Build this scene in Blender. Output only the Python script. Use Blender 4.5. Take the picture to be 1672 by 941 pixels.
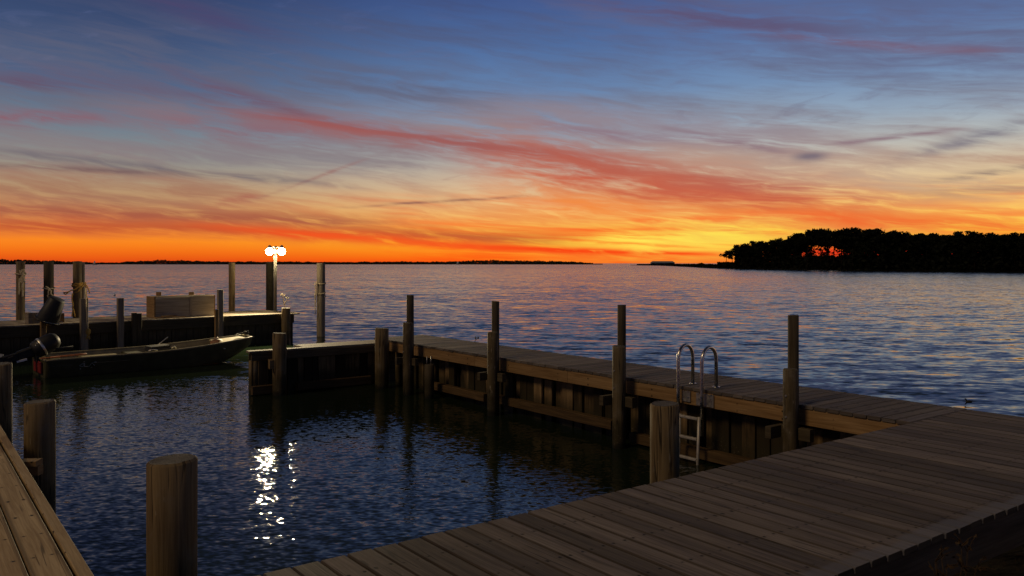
import bpy, math, random
from mathutils import Vector, Matrix, noise as mnoise

SC = bpy.context.scene
for o in list(bpy.data.objects):
    bpy.data.objects.remove(o)
COL = SC.collection
rnd = random.Random(7)

# ------------------------------------------------------------------ camera
F = 1330.0            # focal length in photo pixels (photo 1672 wide)
H = 2.38              # eye height over the water
D = 0.88              # deck height over the water
cam_d = bpy.data.cameras.new('camera')
cam = bpy.data.objects.new('camera', cam_d)
COL.objects.link(cam)
cam.location = (0, 0, H)
cam.rotation_euler = (math.radians(90), 0, 0)
cam_d.sensor_width = 36.0
cam_d.lens = 36.0 * F / 1672.0
cam_d.shift_y = -40.5 / 1672.0
cam_d.clip_end = 20000
cam_d.clip_start = 0.05
SC.camera = cam

# ------------------------------------------------------------------ render look
SC.view_settings.view_transform = 'Standard'
SC.view_settings.look = 'None'
SC.view_settings.exposure = 0.0
SC.view_settings.gamma = 1.0
SC.view_settings.use_curve_mapping = False
SC.cycles.max_bounces = 6
SC.cycles.glossy_bounces = 4
SC.cycles.diffuse_bounces = 3
SC.cycles.sample_clamp_indirect = 6.0
SC.cycles.use_denoising = True


# ------------------------------------------------------------------ node helper
def lin(r, g, b):
    def f(c):
        c /= 255.0
        return c / 12.92 if c <= 0.04045 else ((c + 0.055) / 1.055) ** 2.4
    return (f(r), f(g), f(b), 1.0)


class NT:
    def __init__(self, tree):
        self.t = tree
        self.n = tree.nodes
        self.n.clear()

    def put(self, sock, v):
        if isinstance(v, bpy.types.NodeSocket):
            self.t.links.new(v, sock)
        elif v is not None:
            if sock.type == 'RGBA' and not hasattr(v, '__len__'):
                v = (v, v, v, 1)
            if sock.type == 'VECTOR' and hasattr(v, '__len__'):
                v = tuple(v)[:3]
            sock.default_value = v

    def math(self, op, a, b=None, c=None, clamp=False):
        m = self.n.new('ShaderNodeMath')
        m.operation = op
        m.use_clamp = clamp
        for i, v in enumerate((a, b, c)):
            if v is not None:
                self.put(m.inputs[i], v)
        return m.outputs[0]

    def add(self, a, b): return self.math('ADD', a, b)
    def sub(self, a, b): return self.math('SUBTRACT', a, b)
    def mul(self, a, b): return self.math('MULTIPLY', a, b)

    def mix(self, f, a, b, mode='MIX'):
        m = self.n.new('ShaderNodeMix')
        m.data_type = 'RGBA'
        m.blend_type = mode
        m.clamp_factor = True
        self.put(m.inputs[0], f)
        self.put(m.inputs[6], a)
        self.put(m.inputs[7], b)
        return m.outputs[2]

    def comb(self, x, y, z):
        m = self.n.new('ShaderNodeCombineXYZ')
        for i, v in enumerate((x, y, z)):
            self.put(m.inputs[i], v)
        return m.outputs[0]

    def sep(self, v):
        m = self.n.new('ShaderNodeSeparateXYZ')
        self.put(m.inputs[0], v)
        return m.outputs

    def noise(self, vec, scale, detail=3, rough=0.5, dist=0.0, color=False, lac=2.0):
        m = self.n.new('ShaderNodeTexNoise')
        self.put(m.inputs['Vector'], vec)
        m.inputs['Scale'].default_value = scale
        m.inputs['Detail'].default_value = detail
        m.inputs['Roughness'].default_value = rough
        m.inputs['Lacunarity'].default_value = lac
        m.inputs['Distortion'].default_value = dist
        return m.outputs['Color' if color else 'Fac']

    def ramp(self, fac, stops, interp='LINEAR'):
        m = self.n.new('ShaderNodeValToRGB')
        self.put(m.inputs[0], fac)
        e = m.color_ramp.elements
        m.color_ramp.interpolation = interp
        while len(e) > 1:
            e.remove(e[-1])
        for i, (p, c) in enumerate(stops):
            if not hasattr(c, '__len__'):
                c = (c, c, c, 1)
            if i == 0:
                e[0].position = p
                e[0].color = c
            else:
                k = e.new(p)
                k.color = c
        return m.outputs[0]

    def mapr(self, v, a, b, c=0.0, d=1.0, smooth=False):
        m = self.n.new('ShaderNodeMapRange')
        m.interpolation_type = 'SMOOTHSTEP' if smooth else 'LINEAR'
        m.clamp = True
        self.put(m.inputs[0], v)
        for i, x in enumerate((a, b, c, d)):
            self.put(m.inputs[i + 1], x)
        return m.outputs[0]

    def bump(self, h, strength, dist=1.0, normal=None):
        m = self.n.new('ShaderNodeBump')
        self.put(m.inputs['Strength'], strength)
        m.inputs['Distance'].default_value = dist
        self.put(m.inputs['Height'], h)
        if normal is not None:
            self.put(m.inputs['Normal'], normal)
        return m.outputs[0]

    def bsdf(self, **kw):
        m = self.n.new('ShaderNodeBsdfPrincipled')
        for k, v in kw.items():
            self.put(m.inputs[k.replace('_', ' ')], v)
        return m

    def out(self, sh):
        o = self.n.new('ShaderNodeOutputMaterial')
        self.t.links.new(sh, o.inputs[0])

    def attr(self, name):
        m = self.n.new('ShaderNodeAttribute')
        m.attribute_name = name
        return m

    def texco(self, k):
        m = self.n.new('ShaderNodeTexCoord')
        return m.outputs[k]

    def pos(self):
        m = self.n.new('ShaderNodeNewGeometry')
        return m.outputs['Position']


# ------------------------------------------------------------------ sky
def az_el(px, py):
    x = px - 836.0
    return math.degrees(math.atan2(x, F)), math.degrees(math.atan2(430.0 - py, math.hypot(x, F)))


world = bpy.data.worlds.new('World')
SC.world = world
world.use_nodes = True
W = NT(world.node_tree)
FILL_EL, FILL_AZ = 44.0, 232.0       # added warm light for unseen dock lamps, behind and left of the viewer


def build_sky():
    d = W.sep(W.texco('Generated'))
    az = W.math('MULTIPLY', W.math('ARCTAN2', d[0], d[1]), 57.29578)
    el = W.math('MULTIPLY', W.math('ARCSINE', d[2]), 57.29578)
    # --- clear-sky gradient by elevation, three azimuths
    def ramp(stops):
        return W.ramp(W.math('DIVIDE', W.math('MAXIMUM', el, 0.0), 90.0),
                      [(e / 90.0, lin(*c)) for e, c in stops], 'B_SPLINE' if False else 'LINEAR')
    left = ramp([(0.0, (214, 66, 18)), (0.5, (238, 98, 16)), (1.4, (253, 138, 28)), (2.1, (238, 134, 52)), (3.0, (206, 142, 84)),
                 (4.6, (184, 150, 112)), (6.2, (150, 147, 136)), (8.2, (114, 130, 142)), (11, (80, 101, 134)),
                 (14, (60, 79, 116)), (17.5, (47, 62, 100)), (22, (36, 47, 66)), (30, (26, 34, 43)), (90, (24, 30, 38))])
    mid = ramp([(0.0, (250, 80, 10)), (0.5, (255, 120, 14)), (1.3, (255, 172, 36)), (2.4, (255, 184, 76)), (3.6, (248, 194, 116)),
                (5.2, (218, 187, 148)), (7, (180, 173, 164)), (9, (140, 154, 172)), (12, (100, 130, 172)),
                (15, (78, 108, 158)), (18, (64, 87, 140)), (22, (46, 60, 82)), (30, (29, 38, 47)), (90, (24, 30, 38))])
    right = ramp([(0.0, (232, 46, 14)), (0.6, (248, 80, 14)), (1.2, (255, 156, 28)), (2.0, (255, 214, 64)), (2.8, (255, 206, 86)), (4, (250, 202, 116)),
                  (5.6, (226, 198, 154)), (7.6, (190, 190, 182)), (9.6, (150, 168, 186)), (12, (116, 144, 180)),
                  (15, (90, 117, 164)), (18, (76, 99, 150)), (22, (52, 65, 88)), (30, (31, 40, 50)), (90, (24, 30, 38))])
    c = W.mix(W.mapr(az, -26, 0, 0, 1, True), left, mid)
    c = W.mix(W.mapr(az, 2, 20, 0, 1, True), c, right)

    def gauss(v, w):
        q = W.math('DIVIDE', v, w)
        return W.math('EXPONENT', W.mul(W.mul(q, q), -1.0))
    # glow over the place of sunset
    g = W.mul(gauss(W.sub(az, 11.0), 8.5), gauss(W.sub(el, 1.5), 1.25))
    c = W.mix(W.mul(g, 0.85), c, lin(255, 240, 92))

    # --- wind-drawn cirrus: shared warp noises in streak coordinates
    t = W.add(el, W.mul(az, 0.13))                       # streaks fall gently to the right
    base = W.comb(W.mul(az, 0.055), W.mul(t, 0.42), 3.1)
    warp = W.sub(W.noise(W.comb(W.mul(az, 0.09), W.mul(el, 0.30), 7.7), 1.0, 4, 0.55), 0.5)
    fine = W.noise(W.comb(W.add(W.mul(az, 0.11), W.mul(warp, 0.9)), W.add(W.mul(t, 1.15), W.mul(warp, 1.4)), 1.3), 1.0, 7, 0.62, 0.5)
    soft = W.noise(base, 1.0, 5, 0.55, 0.7)
    wisp = W.noise(W.comb(W.mul(az, 0.20), W.mul(W.sub(el, W.mul(az, 0.10)), 1.0), 9.1), 1.0, 6, 0.6, 1.1)

    # colour of cloud by height (lit from below the horizon)
    ccol = ramp([(0, (252, 92, 12)), (1.4, (252, 116, 28)), (3.0, (224, 104, 54)), (5.0, (178, 112, 88)), (8, (140, 110, 108)), (11, (112, 104, 116)),
                 (15, (84, 88, 116)), (18, (66, 72, 106)), (90, (28, 32, 46))])
    fil = W.noise(W.comb(W.add(W.mul(az, 0.30), W.mul(warp, 1.5)), W.add(W.mul(t, 2.3), W.mul(warp, 3.0)), 2.9), 1.0, 5, 0.58, 0.4)
    dens = W.mapr(W.add(W.add(W.mul(fine, 0.45), W.mul(soft, 0.5)), W.mul(fil, 0.18)), 0.48, 0.78, 0, 1, True)
    c = W.mix(W.mul(dens, W.mapr(el, 1.2, 3.0, 0.25, 0.70, True)), c, ccol)
    # thin pale and grey wisps
    wd = W.mapr(wisp, 0.53, 0.74, 0, 1, True)
    c = W.mix(W.mul(W.mul(wd, 0.40), W.mapr(el, 3.0, 6.5, 0, 1, True)), c, ramp([(0, (214, 96, 56)), (5, (166, 122, 104)), (9, (120, 118, 134)), (16, (84, 98, 144)), (90, (30, 36, 66))]))
    # broken yellow-orange bars close to the glow
    bars = W.noise(W.comb(W.mul(az, 0.07), W.add(W.mul(W.add(el, W.mul(az, 0.055)), 1.5), W.mul(warp, 1.2)), 5.5), 1.0, 6, 0.6, 0.4)
    bm = W.mul(W.mapr(bars, 0.46, 0.66, 0, 1, True), W.mul(W.mapr(el, 3.8, 5.6, 1, 0, True), W.mapr(az, -14, -2, 0, 1, True)))
    c = W.mix(W.mul(bm, 0.85), c, ramp([(0, (252, 70, 8)), (1.2, (255, 106, 20)), (2.6, (252, 118, 44)), (5, (226, 132, 84)), (90, (226, 132, 84))]))

    # named bands: (x0,y0)-(x1,y1) in the sky as azimuth / elevation, half width (deg), colour, opacity, wobble
    def band(p, q, w, col, op, wob=2.0, ends=(5, 5), nz=0.55):
        nonlocal c
        a0, e0 = az_el(*p)
        a1, e1 = az_el(*q)
        s = (e1 - e0) / (a1 - a0)
        v = W.sub(W.sub(el, W.mul(az, s)), e0 - s * a0)
        v = W.add(v, W.mul(warp, wob))
        v = W.add(v, W.mul(W.sub(fil, 0.5), w * 0.8))
        m = gauss(v, w)
        m = W.mul(m, W.mapr(az, a0 - ends[0], a0 + ends[0], 0, 1, True))
        m = W.mul(m, W.mapr(az, a1 - ends[1], a1 + ends[1], 1, 0, True))
        m = W.mul(m, W.mapr(W.add(W.mul(fine, 0.55), W.mul(fil, 0.45)), 0.34, 0.34 + nz * 0.52, 0.12, 1.0, True))
        c = W.mix(W.math('MULTIPLY', m, op, clamp=True), c, lin(*col))

    # wide veils
    band((-120, 130), (560, 190), 2.3, (104, 104, 120), 0.80, 2.0, nz=0.6)
    band((200, 190), (1020, 235), 1.7, (138, 122, 128), 0.80, 2.0, nz=0.55)
    band((700, 215), (1420, 262), 1.9, (154, 136, 138), 0.80, 2.2, nz=0.55)
    band((780, 262), (1500, 345), 2.0, (204, 122, 88), 0.75, 2.4, nz=0.5)
    band((-120, 300), (420, 322), 1.7, (160, 112, 88), 0.80, 1.6, nz=0.5)
    band((900, -20), (1760, 70), 2.6, (98, 102, 136), 0.70, 2.0, nz=0.6)
    band((820, 325), (1760, 362), 1.3, (246, 140, 60), 0.80, 1.8, nz=0.5)
    band((1050, 265), (1760, 300), 1.2, (190, 164, 140), 0.60, 1.8, nz=0.5)
    band((-100, 215), (700, 262), 1.3, (132, 125, 130), 0.65, 1.8, nz=0.5)
    band((80, 60), (820, 150), 1.2, (92, 96, 120), 0.60, 1.8, nz=0.5)
    band((820, 178), (1320, 215), 1.0, (146, 132, 142), 0.60, 1.8, nz=0.5)
    # single streaks
    band((-60, 118), (130, 145), 0.40, (98, 74, 98), 0.70, 1.0, ends=(3, 3))
    band((-60, 100), (420, 165), 0.75, (100, 82, 106), 0.60)
    band((-60, 188), (160, 194), 0.42, (146, 84, 94), 0.85, 0.8, ends=(3, 3))
    band((250, 195), (520, 222), 0.75, (136, 94, 106), 0.75)
    band((300, 124), (560, 208), 0.40, (112, 74, 92), 0.70, 1.0)
    band((400, 185), (900, 254), 0.33, (150, 78, 76), 0.80, 1.2, nz=0.4)
    band((500, 205), (1010, 268), 0.85, (160, 92, 88), 0.75, 1.6)
    band((860, 255), (1380, 322), 1.05, (182, 92, 74), 0.85, 2.4, nz=0.5)
    band((840, 276), (1330, 335), 0.70, (202, 90, 62), 0.80, 2.0)
    band((860, 205), (1300, 238), 0.40, (134, 104, 122), 0.60, 1.6)
    band((-90, 336), (620, 366), 0.55, (164, 88, 66), 0.88, 0.9, nz=0.4)
    band((-90, 362), (900, 390), 0.52, (190, 82, 46), 0.88, 0.8, nz=0.4)
    band((380, 376), (1010, 416), 0.36, (246, 82, 26), 0.85, 0.8, nz=0.4)
    band((560, 340), (850, 320), 0.10, (128, 84, 80), 0.80, 0.7, ends=(2, 2))
    band((360, 334), (420, 322), 0.30, (160, 76, 72), 0.85, 0.6, ends=(1.2, 1.2))
    band((420, 326), (580, 268), 0.13, (150, 96, 90), 0.60, 0.8, ends=(2, 2))
    band((-40, 240), (520, 300), 0.28, (104, 100, 108), 0.80, 1.0)
    band((-40, 266), (300, 284), 0.20, (112, 86, 88), 0.80, 0.8, ends=(3, 4))
    band((930, -12), (1340, 52), 0.75, (92, 80, 112), 0.80, 1.2, nz=0.45)
    band((1280, 58), (1640, 84), 0.30, (120, 90, 108), 0.70, 0.8, ends=(5, 2), nz=0.4)
    band((220, -14), (420, 50), 0.65, (78, 66, 104), 0.75, 1.2)
    band((1100, 210), (1280, 250), 0.20, (132, 104, 116), 0.70, 0.8, ends=(3, 2))
    band((1360, 236), (1560, 214), 0.16, (134, 104, 116), 0.85, 0.6, ends=(1.5, 1.5))
    band((1500, 252), (1740, 182), 0.42, (112, 106, 122), 0.80, 1.2, ends=(3, 3))
    band((1540, 292), (1740, 262), 0.22, (126, 106, 102), 0.80, 0.7, ends=(2, 2))
    band((1300, 258), (1346, 256), 0.30, (116, 104, 116), 0.90, 0.7, ends=(0.7, 0.7), nz=0.25)
    band((1500, 318), (1740, 306), 0.35, (170, 128, 100), 0.70, 0.9)
    band((1250, 350), (1720, 374), 0.40, (240, 100, 42), 0.90, 1.0)
    band((930, 376), (1110, 372), 0.22, (250, 98, 34), 0.85, 0.8, ends=(3, 3))
    band((1000, 360), (1240, 352), 0.26, (250, 112, 44), 0.80, 0.8, ends=(3, 3))
    band((820, 406), (1180, 416), 0.20, (250, 58, 8), 0.92, 0.5, ends=(6, 3), nz=0.3)
    band((960, 396), (1130, 403), 0.13, (252, 92, 18), 0.90, 0.4, ends=(3, 3))

    band((1240, 412), (1760, 410), 0.55, (226, 50, 24), 0.95, 0.4, ends=(2, 2), nz=0.2)

    # sky behind the viewer: dim, already in the earth's shadow
    back = W.mapr(W.math('ABSOLUTE', az), 45, 120, 0, 1, True)
    c = W.mix(back, c, W.mix(1.0, c, (0.40, 0.46, 0.62, 1), 'MULTIPLY'))
    lowback = W.mul(back, W.mapr(el, 2, 16, 1, 0, True))
    c = W.mix(W.mul(lowback, 0.85), c, lin(66, 62, 88))
    bg = W.n.new('ShaderNodeBackground')
    W.put(bg.inputs[0], c)
    bg.inputs[1].default_value = 1.0
    # faint physical twilight on top
    sky = W.n.new('ShaderNodeTexSky')
    sky.sky_type = 'NISHITA'
    sky.sun_disc = False
    sky.sun_elevation = math.radians(FILL_EL)
    sky.sun_rotation = math.radians(FILL_AZ)
    bg2 = W.n.new('ShaderNodeBackground')
    W.put(bg2.inputs[0], sky.outputs[0])
    bg2.inputs[1].default_value = 0.0006
    ad = W.n.new('ShaderNodeAddShader')
    W.t.links.new(bg.outputs[0], ad.inputs[0])
    W.t.links.new(bg2.outputs[0], ad.inputs[1])
    o = W.n.new('ShaderNodeOutputWorld')
    W.t.links.new(ad.outputs[0], o.inputs[0])


build_sky()

dock_fill_d = bpy.data.lights.new('dock_fill', 'SUN')
dock_fill_d.energy = 0.72
dock_fill_d.angle = math.radians(14)
dock_fill_d.color = (1.0, 0.70, 0.40)
dock_fill_d.specular_factor = 0.3
dock_fill = bpy.data.objects.new('dock_fill', dock_fill_d)
COL.objects.link(dock_fill)
_sv = Vector((math.sin(math.radians(FILL_AZ)) * math.cos(math.radians(FILL_EL)),
              math.cos(math.radians(FILL_AZ)) * math.cos(math.radians(FILL_EL)), math.sin(math.radians(FILL_EL))))
dock_fill.rotation_euler = _sv.to_track_quat('Z', 'Y').to_euler()


# ------------------------------------------------------------------ materials
MATS = {}


def newmat(name):
    m = bpy.data.materials.new(name)
    m.use_nodes = True
    MATS[name] = m
    return NT(m.node_tree), m


def wood(name, base, dark, light, patchy=False, screws=0.0, wet=False, rough=0.75, grain=1.0, edge_stain=False, tone_amt=0.8):
    n, m = newmat(name)
    uv = n.sep(n.texco('UV'))
    tone = n.attr('tone').outputs['Fac']
    u, v = uv[0], uv[1]
    off = n.mul(tone, 37.0)
    gr = n.noise(n.comb(n.mul(u, 1.6), n.mul(v, 34.0), off), 1.0, 5, 0.62, 0.55)
    big = n.noise(n.comb(n.mul(u, 0.9), n.mul(v, 5.0), off), 1.0, 3, 0.55, 0.6)
    fib = n.noise(n.comb(n.mul(u, 7.0), n.mul(v, 160.0), off), 1.0, 3, 0.6)
    c = n.mix(n.mapr(gr, 0.34, 0.66), dark, base)
    c = n.mix(n.mul(n.mapr(big, 0.42, 0.72, 0, 1, True), 0.55), c, light)
    c = n.mix(n.mul(n.mapr(fib, 0.52, 0.70), 0.35), c, dark)
    # cathedral grain lines and knots
    wv = n.math('SINE', n.add(n.mul(v, 210.0), n.mul(n.noise(n.comb(n.mul(u, 0.7), n.mul(v, 3.5), off), 1.0, 2, 0.5), 34.0)))
    c = n.mix(n.mul(n.mapr(wv, 0.55, 1.0, 0, 1, True), 0.30 * grain), c, dark)
    vor = n.n.new('ShaderNodeTexVoronoi')
    n.put(vor.inputs['Vector'], n.comb(n.mul(u, 1.25), n.mul(v, 5.2), off))
    vor.inputs['Scale'].default_value = 1.0
    kn = n.mapr(vor.outputs['Distance'], 0.035, 0.10, 1, 0, True)
    c = n.mix(n.mul(kn, 0.72), c, tuple(x * 0.35 for x in dark[:3]) + (1,))
    # tone per board
    tv = n.mapr(n.math('FRACT', n.mul(tone, 7.31)), 0, 1, 1 - 0.42 * tone_amt, 1 + 0.34 * tone_amt)
    c = n.mix(1.0, c, n.comb(tv, tv, tv), 'MULTIPLY')
    c = n.mix(n.mul(n.math('FRACT', n.mul(tone, 3.77)), 0.35), c, n.mix(1.0, c, (0.92, 0.98, 1.08, 1), 'MULTIPLY'))
    if grain == 0.7:
        # long drying checks that open and close along the pile
        ck = n.math('ABSOLUTE', n.sub(n.noise(n.comb(n.mul(u, 0.55), n.mul(v, 13.0), n.add(off, 5.0)), 1.0, 2, 0.5), 0.5))
        on = n.mapr(n.noise(n.comb(n.mul(u, 1.3), n.mul(v, 4.0), n.add(off, 9.0)), 1.0, 2), 0.44, 0.56, 0, 1, True)
        ckm = n.mul(n.mapr(ck, 0.006, 0.022, 1, 0, True), on)
        c = n.mix(n.mul(ckm, 0.85), c, (0.012, 0.009, 0.006, 1))
        # grey weathering and pale scuffs
        c = n.mix(n.mapr(n.noise(n.pos(), 5.0, 5, 0.65), 0.50, 0.72, 0, 0.55, True), c, (0.17, 0.15, 0.115, 1))
        c = n.mix(n.mapr(n.noise(n.comb(n.mul(u, 6.0), n.mul(v, 26.0), n.add(off, 2.0)), 1.0, 3), 0.66, 0.72, 0, 0.6), c, (0.36, 0.31, 0.22, 1))
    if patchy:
        # old bulkhead: many planks near black, a few pale, set by tone
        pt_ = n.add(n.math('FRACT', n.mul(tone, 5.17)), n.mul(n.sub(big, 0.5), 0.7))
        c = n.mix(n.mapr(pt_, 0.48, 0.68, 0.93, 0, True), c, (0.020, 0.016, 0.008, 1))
    hgt = n.add(n.mul(gr, 0.6), n.mul(fib, 0.4))
    if grain == 0.7:
        hgt = n.sub(hgt, n.mul(ckm, 2.0))
    rough_s = n.mapr(big, 0.3, 0.7, rough - 0.12, rough + 0.1)
    if screws:
        # two screws per joist: small rust-dark heads, measured along the plank
        uu = n.math('ABSOLUTE', n.sub(n.math('FRACT', n.add(n.math('DIVIDE', u, screws), 0.15)), 0.5))
        uu = n.mul(uu, screws)
        vv = n.math('ABSOLUTE', n.sub(n.math('ABSOLUTE', v), 0.042))
        jit = n.mul(n.sub(n.noise(n.comb(n.math('FLOOR', n.math('DIVIDE', u, screws)), off, 0.0), 3.0, 0), 0.5), 0.03)
        rr = n.math('SQRT', n.add(n.math('POWER', n.add(uu, jit), 2.0), n.math('POWER', vv, 2.0)))
        sc = n.mapr(rr, 0.006, 0.010, 1, 0, True)
        sc2 = n.mapr(rr, 0.006, 0.022, 0.4, 0, True)
        c = n.mix(sc2, c, tuple(x * 0.4 for x in dark[:3]) + (1,))
        c = n.mix(sc, c, (0.012, 0.009, 0.007, 1))
        hgt = n.sub(hgt, n.mul(sc, 1.5))
    if screws == 0.405:
        # grime along the plank edges and a few open splits near the ends
        eg = n.mapr(n.add(n.math('ABSOLUTE', v), n.mul(n.sub(gr, 0.5), 0.012)), 0.056, 0.069, 0, 0.62, True)
        c = n.mix(eg, c, tuple(x * 0.35 for x in dark[:3]) + (1,))
        sp = n.math('ABSOLUTE', n.sub(n.noise(n.comb(n.mul(u, 0.5), n.mul(v, 20.0), n.add(off, 4.0)), 1.0, 1), 0.5))
        so = n.mapr(n.noise(n.comb(n.mul(u, 1.7), n.mul(v, 6.0), n.add(off, 8.0)), 1.0, 1), 0.56, 0.62, 0, 1, True)
        c = n.mix(n.mul(n.mapr(sp, 0.008, 0.03, 0.8, 0, True), so), c, tuple(x * 0.3 for x in dark[:3]) + (1,))
    if edge_stain:
        # bleached, damp-grey plank ends along the landward edge (u counted from that edge)
        p = n.pos()
        jag = n.mul(n.sub(n.noise(p, 2.2, 3), 0.5), 0.06)
        b = n.mapr(n.add(n.add(u, jag), n.mul(n.sub(n.math('FRACT', n.mul(tone, 11.3)), 0.5), 0.05)), 0.075, 0.115, 1, 0, True)
        c = n.mix(n.mul(b, 0.5), c, (0.15, 0.16, 0.19, 1))
        # broad foot-worn and damp patches
        ptch = n.noise(p, 0.9, 4, 0.6)
        c = n.mix(n.mul(n.mapr(ptch, 0.50, 0.72, 0, 1, True), 0.40), c, tuple(x * 0.62 for x in base[:3]) + (1,))
    if wet:
        z = n.sep(n.pos())[2]
        zz = n.add(z, n.mul(n.sub(n.noise(n.pos(), 7.0, 4, 0.6), 0.5), 0.20))
        c = n.mix(n.mapr(zz, 0.22, 0.46, 0.82, 0, True), c, (0.030, 0.026, 0.012, 1))
        bar = n.noise(n.pos(), 42.0, 2)
        c = n.mix(n.mul(n.mapr(bar, 0.60, 0.70), n.mapr(zz, 0.10, 0.34, 0.55, 0)), c, (0.16, 0.14, 0.10, 1))
        c = n.mix(n.mapr(zz, 0.03, 0.10, 0.8, 0, True), c, (0.010, 0.012, 0.008, 1))
        rough_s = n.math('MULTIPLY', rough_s, n.mapr(z, 0.05, 0.30, 0.5, 1))
        # streaks that run down the grain
        c = n.mix(n.mul(n.mapr(n.noise(n.comb(n.mul(u, 0.8), n.mul(v, 12.0), off), 1.0, 3), 0.55, 0.75), 0.5), c, tuple(x * 0.5 for x in dark[:3]) + (1,))
    bs = n.bsdf(Base_Color=c, Roughness=rough_s)
    bs.inputs['Specular IOR Level'].default_value = 0.18
    n.put(bs.inputs['Normal'], n.bump(hgt, 0.55, 0.004))
    n.out(bs.outputs[0])
    return m


M_DECK = wood('weathered_deck', (0.188, 0.155, 0.124, 1), (0.072, 0.058, 0.046, 1), (0.250, 0.212, 0.176, 1), screws=0.405, edge_stain=True, tone_amt=0.95)
M_FDECK = wood('weathered_deck_grey', (0.150, 0.128, 0.110, 1), (0.075, 0.062, 0.052, 1), (0.195, 0.172, 0.150, 1), screws=0.405)
M_NEWLIT = wood('newer_deck_lit', (0.54, 0.395, 0.205, 1), (0.31, 0.205, 0.092, 1), (0.60, 0.455, 0.26, 1), screws=0.405, tone_amt=0.35)  # base colour also carries the warm lamplight falling on this dock
M_FASCIA = wood('fascia_pine', (0.31, 0.195, 0.085, 1), (0.17, 0.098, 0.038, 1), (0.36, 0.245, 0.12, 1), screws=0.6, tone_amt=0.4)
M_BEAM = wood('beam_damp', (0.12, 0.09, 0.05, 1), (0.05, 0.036, 0.02, 1), (0.16, 0.12, 0.07, 1), wet=True)
M_PILE = wood('piling_pine', (0.225, 0.165, 0.080, 1), (0.105, 0.070, 0.032, 1), (0.27, 0.205, 0.11, 1), wet=True, grain=0.7, tone_amt=0.3)
M_POST = wood('dark_post', (0.095, 0.075, 0.042, 1), (0.045, 0.034, 0.020, 1), (0.13, 0.105, 0.06, 1), wet=True, grain=0.8, tone_amt=0.3)
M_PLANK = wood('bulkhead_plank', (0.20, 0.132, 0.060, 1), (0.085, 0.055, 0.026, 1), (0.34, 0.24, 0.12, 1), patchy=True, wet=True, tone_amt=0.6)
M_WALER = wood('waler_timber', (0.115, 0.072, 0.030, 1), (0.045, 0.028, 0.013, 1), (0.16, 0.105, 0.048, 1), tone_amt=0.5)
M_PILED = wood('aged_piling', (0.135, 0.104, 0.052, 1), (0.055, 0.040, 0.021, 1), (0.18, 0.14, 0.075, 1), wet=True, grain=0.7, tone_amt=0.3)
M_GREYW = wood('grey_timber', (0.28, 0.235, 0.175, 1), (0.15, 0.12, 0.085, 1), (0.36, 0.31, 0.24, 1), tone_amt=0.6)


def endgrain(name, c1, c2):
    n, m = newmat(name)
    uv = n.sep(n.texco('UV'))
    tone = n.attr('tone').outputs['Fac']
    r = n.math('SQRT', n.add(n.mul(uv[0], uv[0]), n.mul(uv[1], uv[1])))
    w = n.math('SINE', n.add(n.mul(r, 900.0), n.mul(n.noise(n.texco('UV'), 16.0, 4), 26.0)))
    c = n.mix(n.mapr(w, -1.4, 1.6), c1, c2)
    ang = n.math('ARCTAN2', uv[1], uv[0])
    cr = n.noise(n.comb(n.mul(ang, 2.4), n.mul(r, 1.5), n.mul(tone, 9.0)), 2.0, 2)
    c = n.mix(n.mapr(cr, 0.62, 0.66), c, (0.02, 0.014, 0.01, 1))
    c = n.mix(n.mul(n.mapr(n.noise(n.texco('UV'), 14.0, 4), 0.45, 0.7), 0.5), c, c1)
    b = n.bsdf(Base_Color=c, Roughness=0.9)
    n.put(b.inputs['Normal'], n.bump(w, 0.2, 0.003))
    n.out(b.outputs[0])
    return m


M_END = endgrain('end_grain', (0.05, 0.042, 0.034, 1), (0.10, 0.086, 0.07, 1))


def plain(name, col, rough=0.5, metal=0.0, var=0.25, scale=6.0, spec=0.5, bump=0.0):
    n, m = newmat(name)
    p = n.texco('Object')
    f = n.noise(p, scale, 4, 0.6)
    c = n.mix(n.mapr(f, 0.35, 0.68), tuple(x * (1 - var) for x in col[:3]) + (1,), tuple(min(1, x * (1 + var)) for x in col[:3]) + (1,))
    b = n.bsdf(Base_Color=c, Roughness=n.mapr(f, 0.3, 0.7, max(0.03, rough - 0.1), min(1, rough + 0.1)), Metallic=metal)
    b.inputs['Specular IOR Level'].default_value = spec
    if bump:
        n.put(b.inputs['Normal'], n.bump(n.noise(p, scale * 6, 3), bump, 0.01))
    n.out(b.outputs[0])
    return m


M_STEEL = plain('brushed_steel', (0.55, 0.54, 0.50), 0.28, 1.0, 0.12, 20)
M_RUNG = plain('dull_ladder_alloy', (0.44, 0.42, 0.37), 0.5, 0.45, 0.12, 20)
M_GALV = plain('galvanised_steel', (0.34, 0.33, 0.31), 0.5, 0.8, 0.3, 25)
M_ALU = plain('weathered_aluminium', (0.62, 0.61, 0.56), 0.38, 0.85, 0.15, 10)
M_HULL = plain('olive_hull_paint', (0.048, 0.046, 0.020), 0.5, 0.0, 0.35, 4)
M_HULLIN = plain('tan_boat_liner', (0.20, 0.17, 0.095), 0.6, 0.0, 0.25, 5)
M_BENCH = plain('pale_boat_deck', (0.42, 0.37, 0.22), 0.55, 0.0, 0.15, 6)
M_BLACK = plain('black_plastic', (0.012, 0.012, 0.012), 0.55, 0.0, 0.25, 8, 0.35)
M_RUBBER = plain('dull_black', (0.014, 0.014, 0.013), 0.7, 0.0, 0.3, 12)
M_WHITE = plain('white_paint', (0.72, 0.71, 0.67), 0.45, 0.0, 0.1, 8)
M_CRATE_LIT = wood('crate_timber_lit', (0.44, 0.37, 0.27, 1), (0.24, 0.19, 0.13, 1), (0.54, 0.47, 0.36, 1), tone_amt=0.5)  # paler than the grey timber, light on the crate front put into the colour
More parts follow.
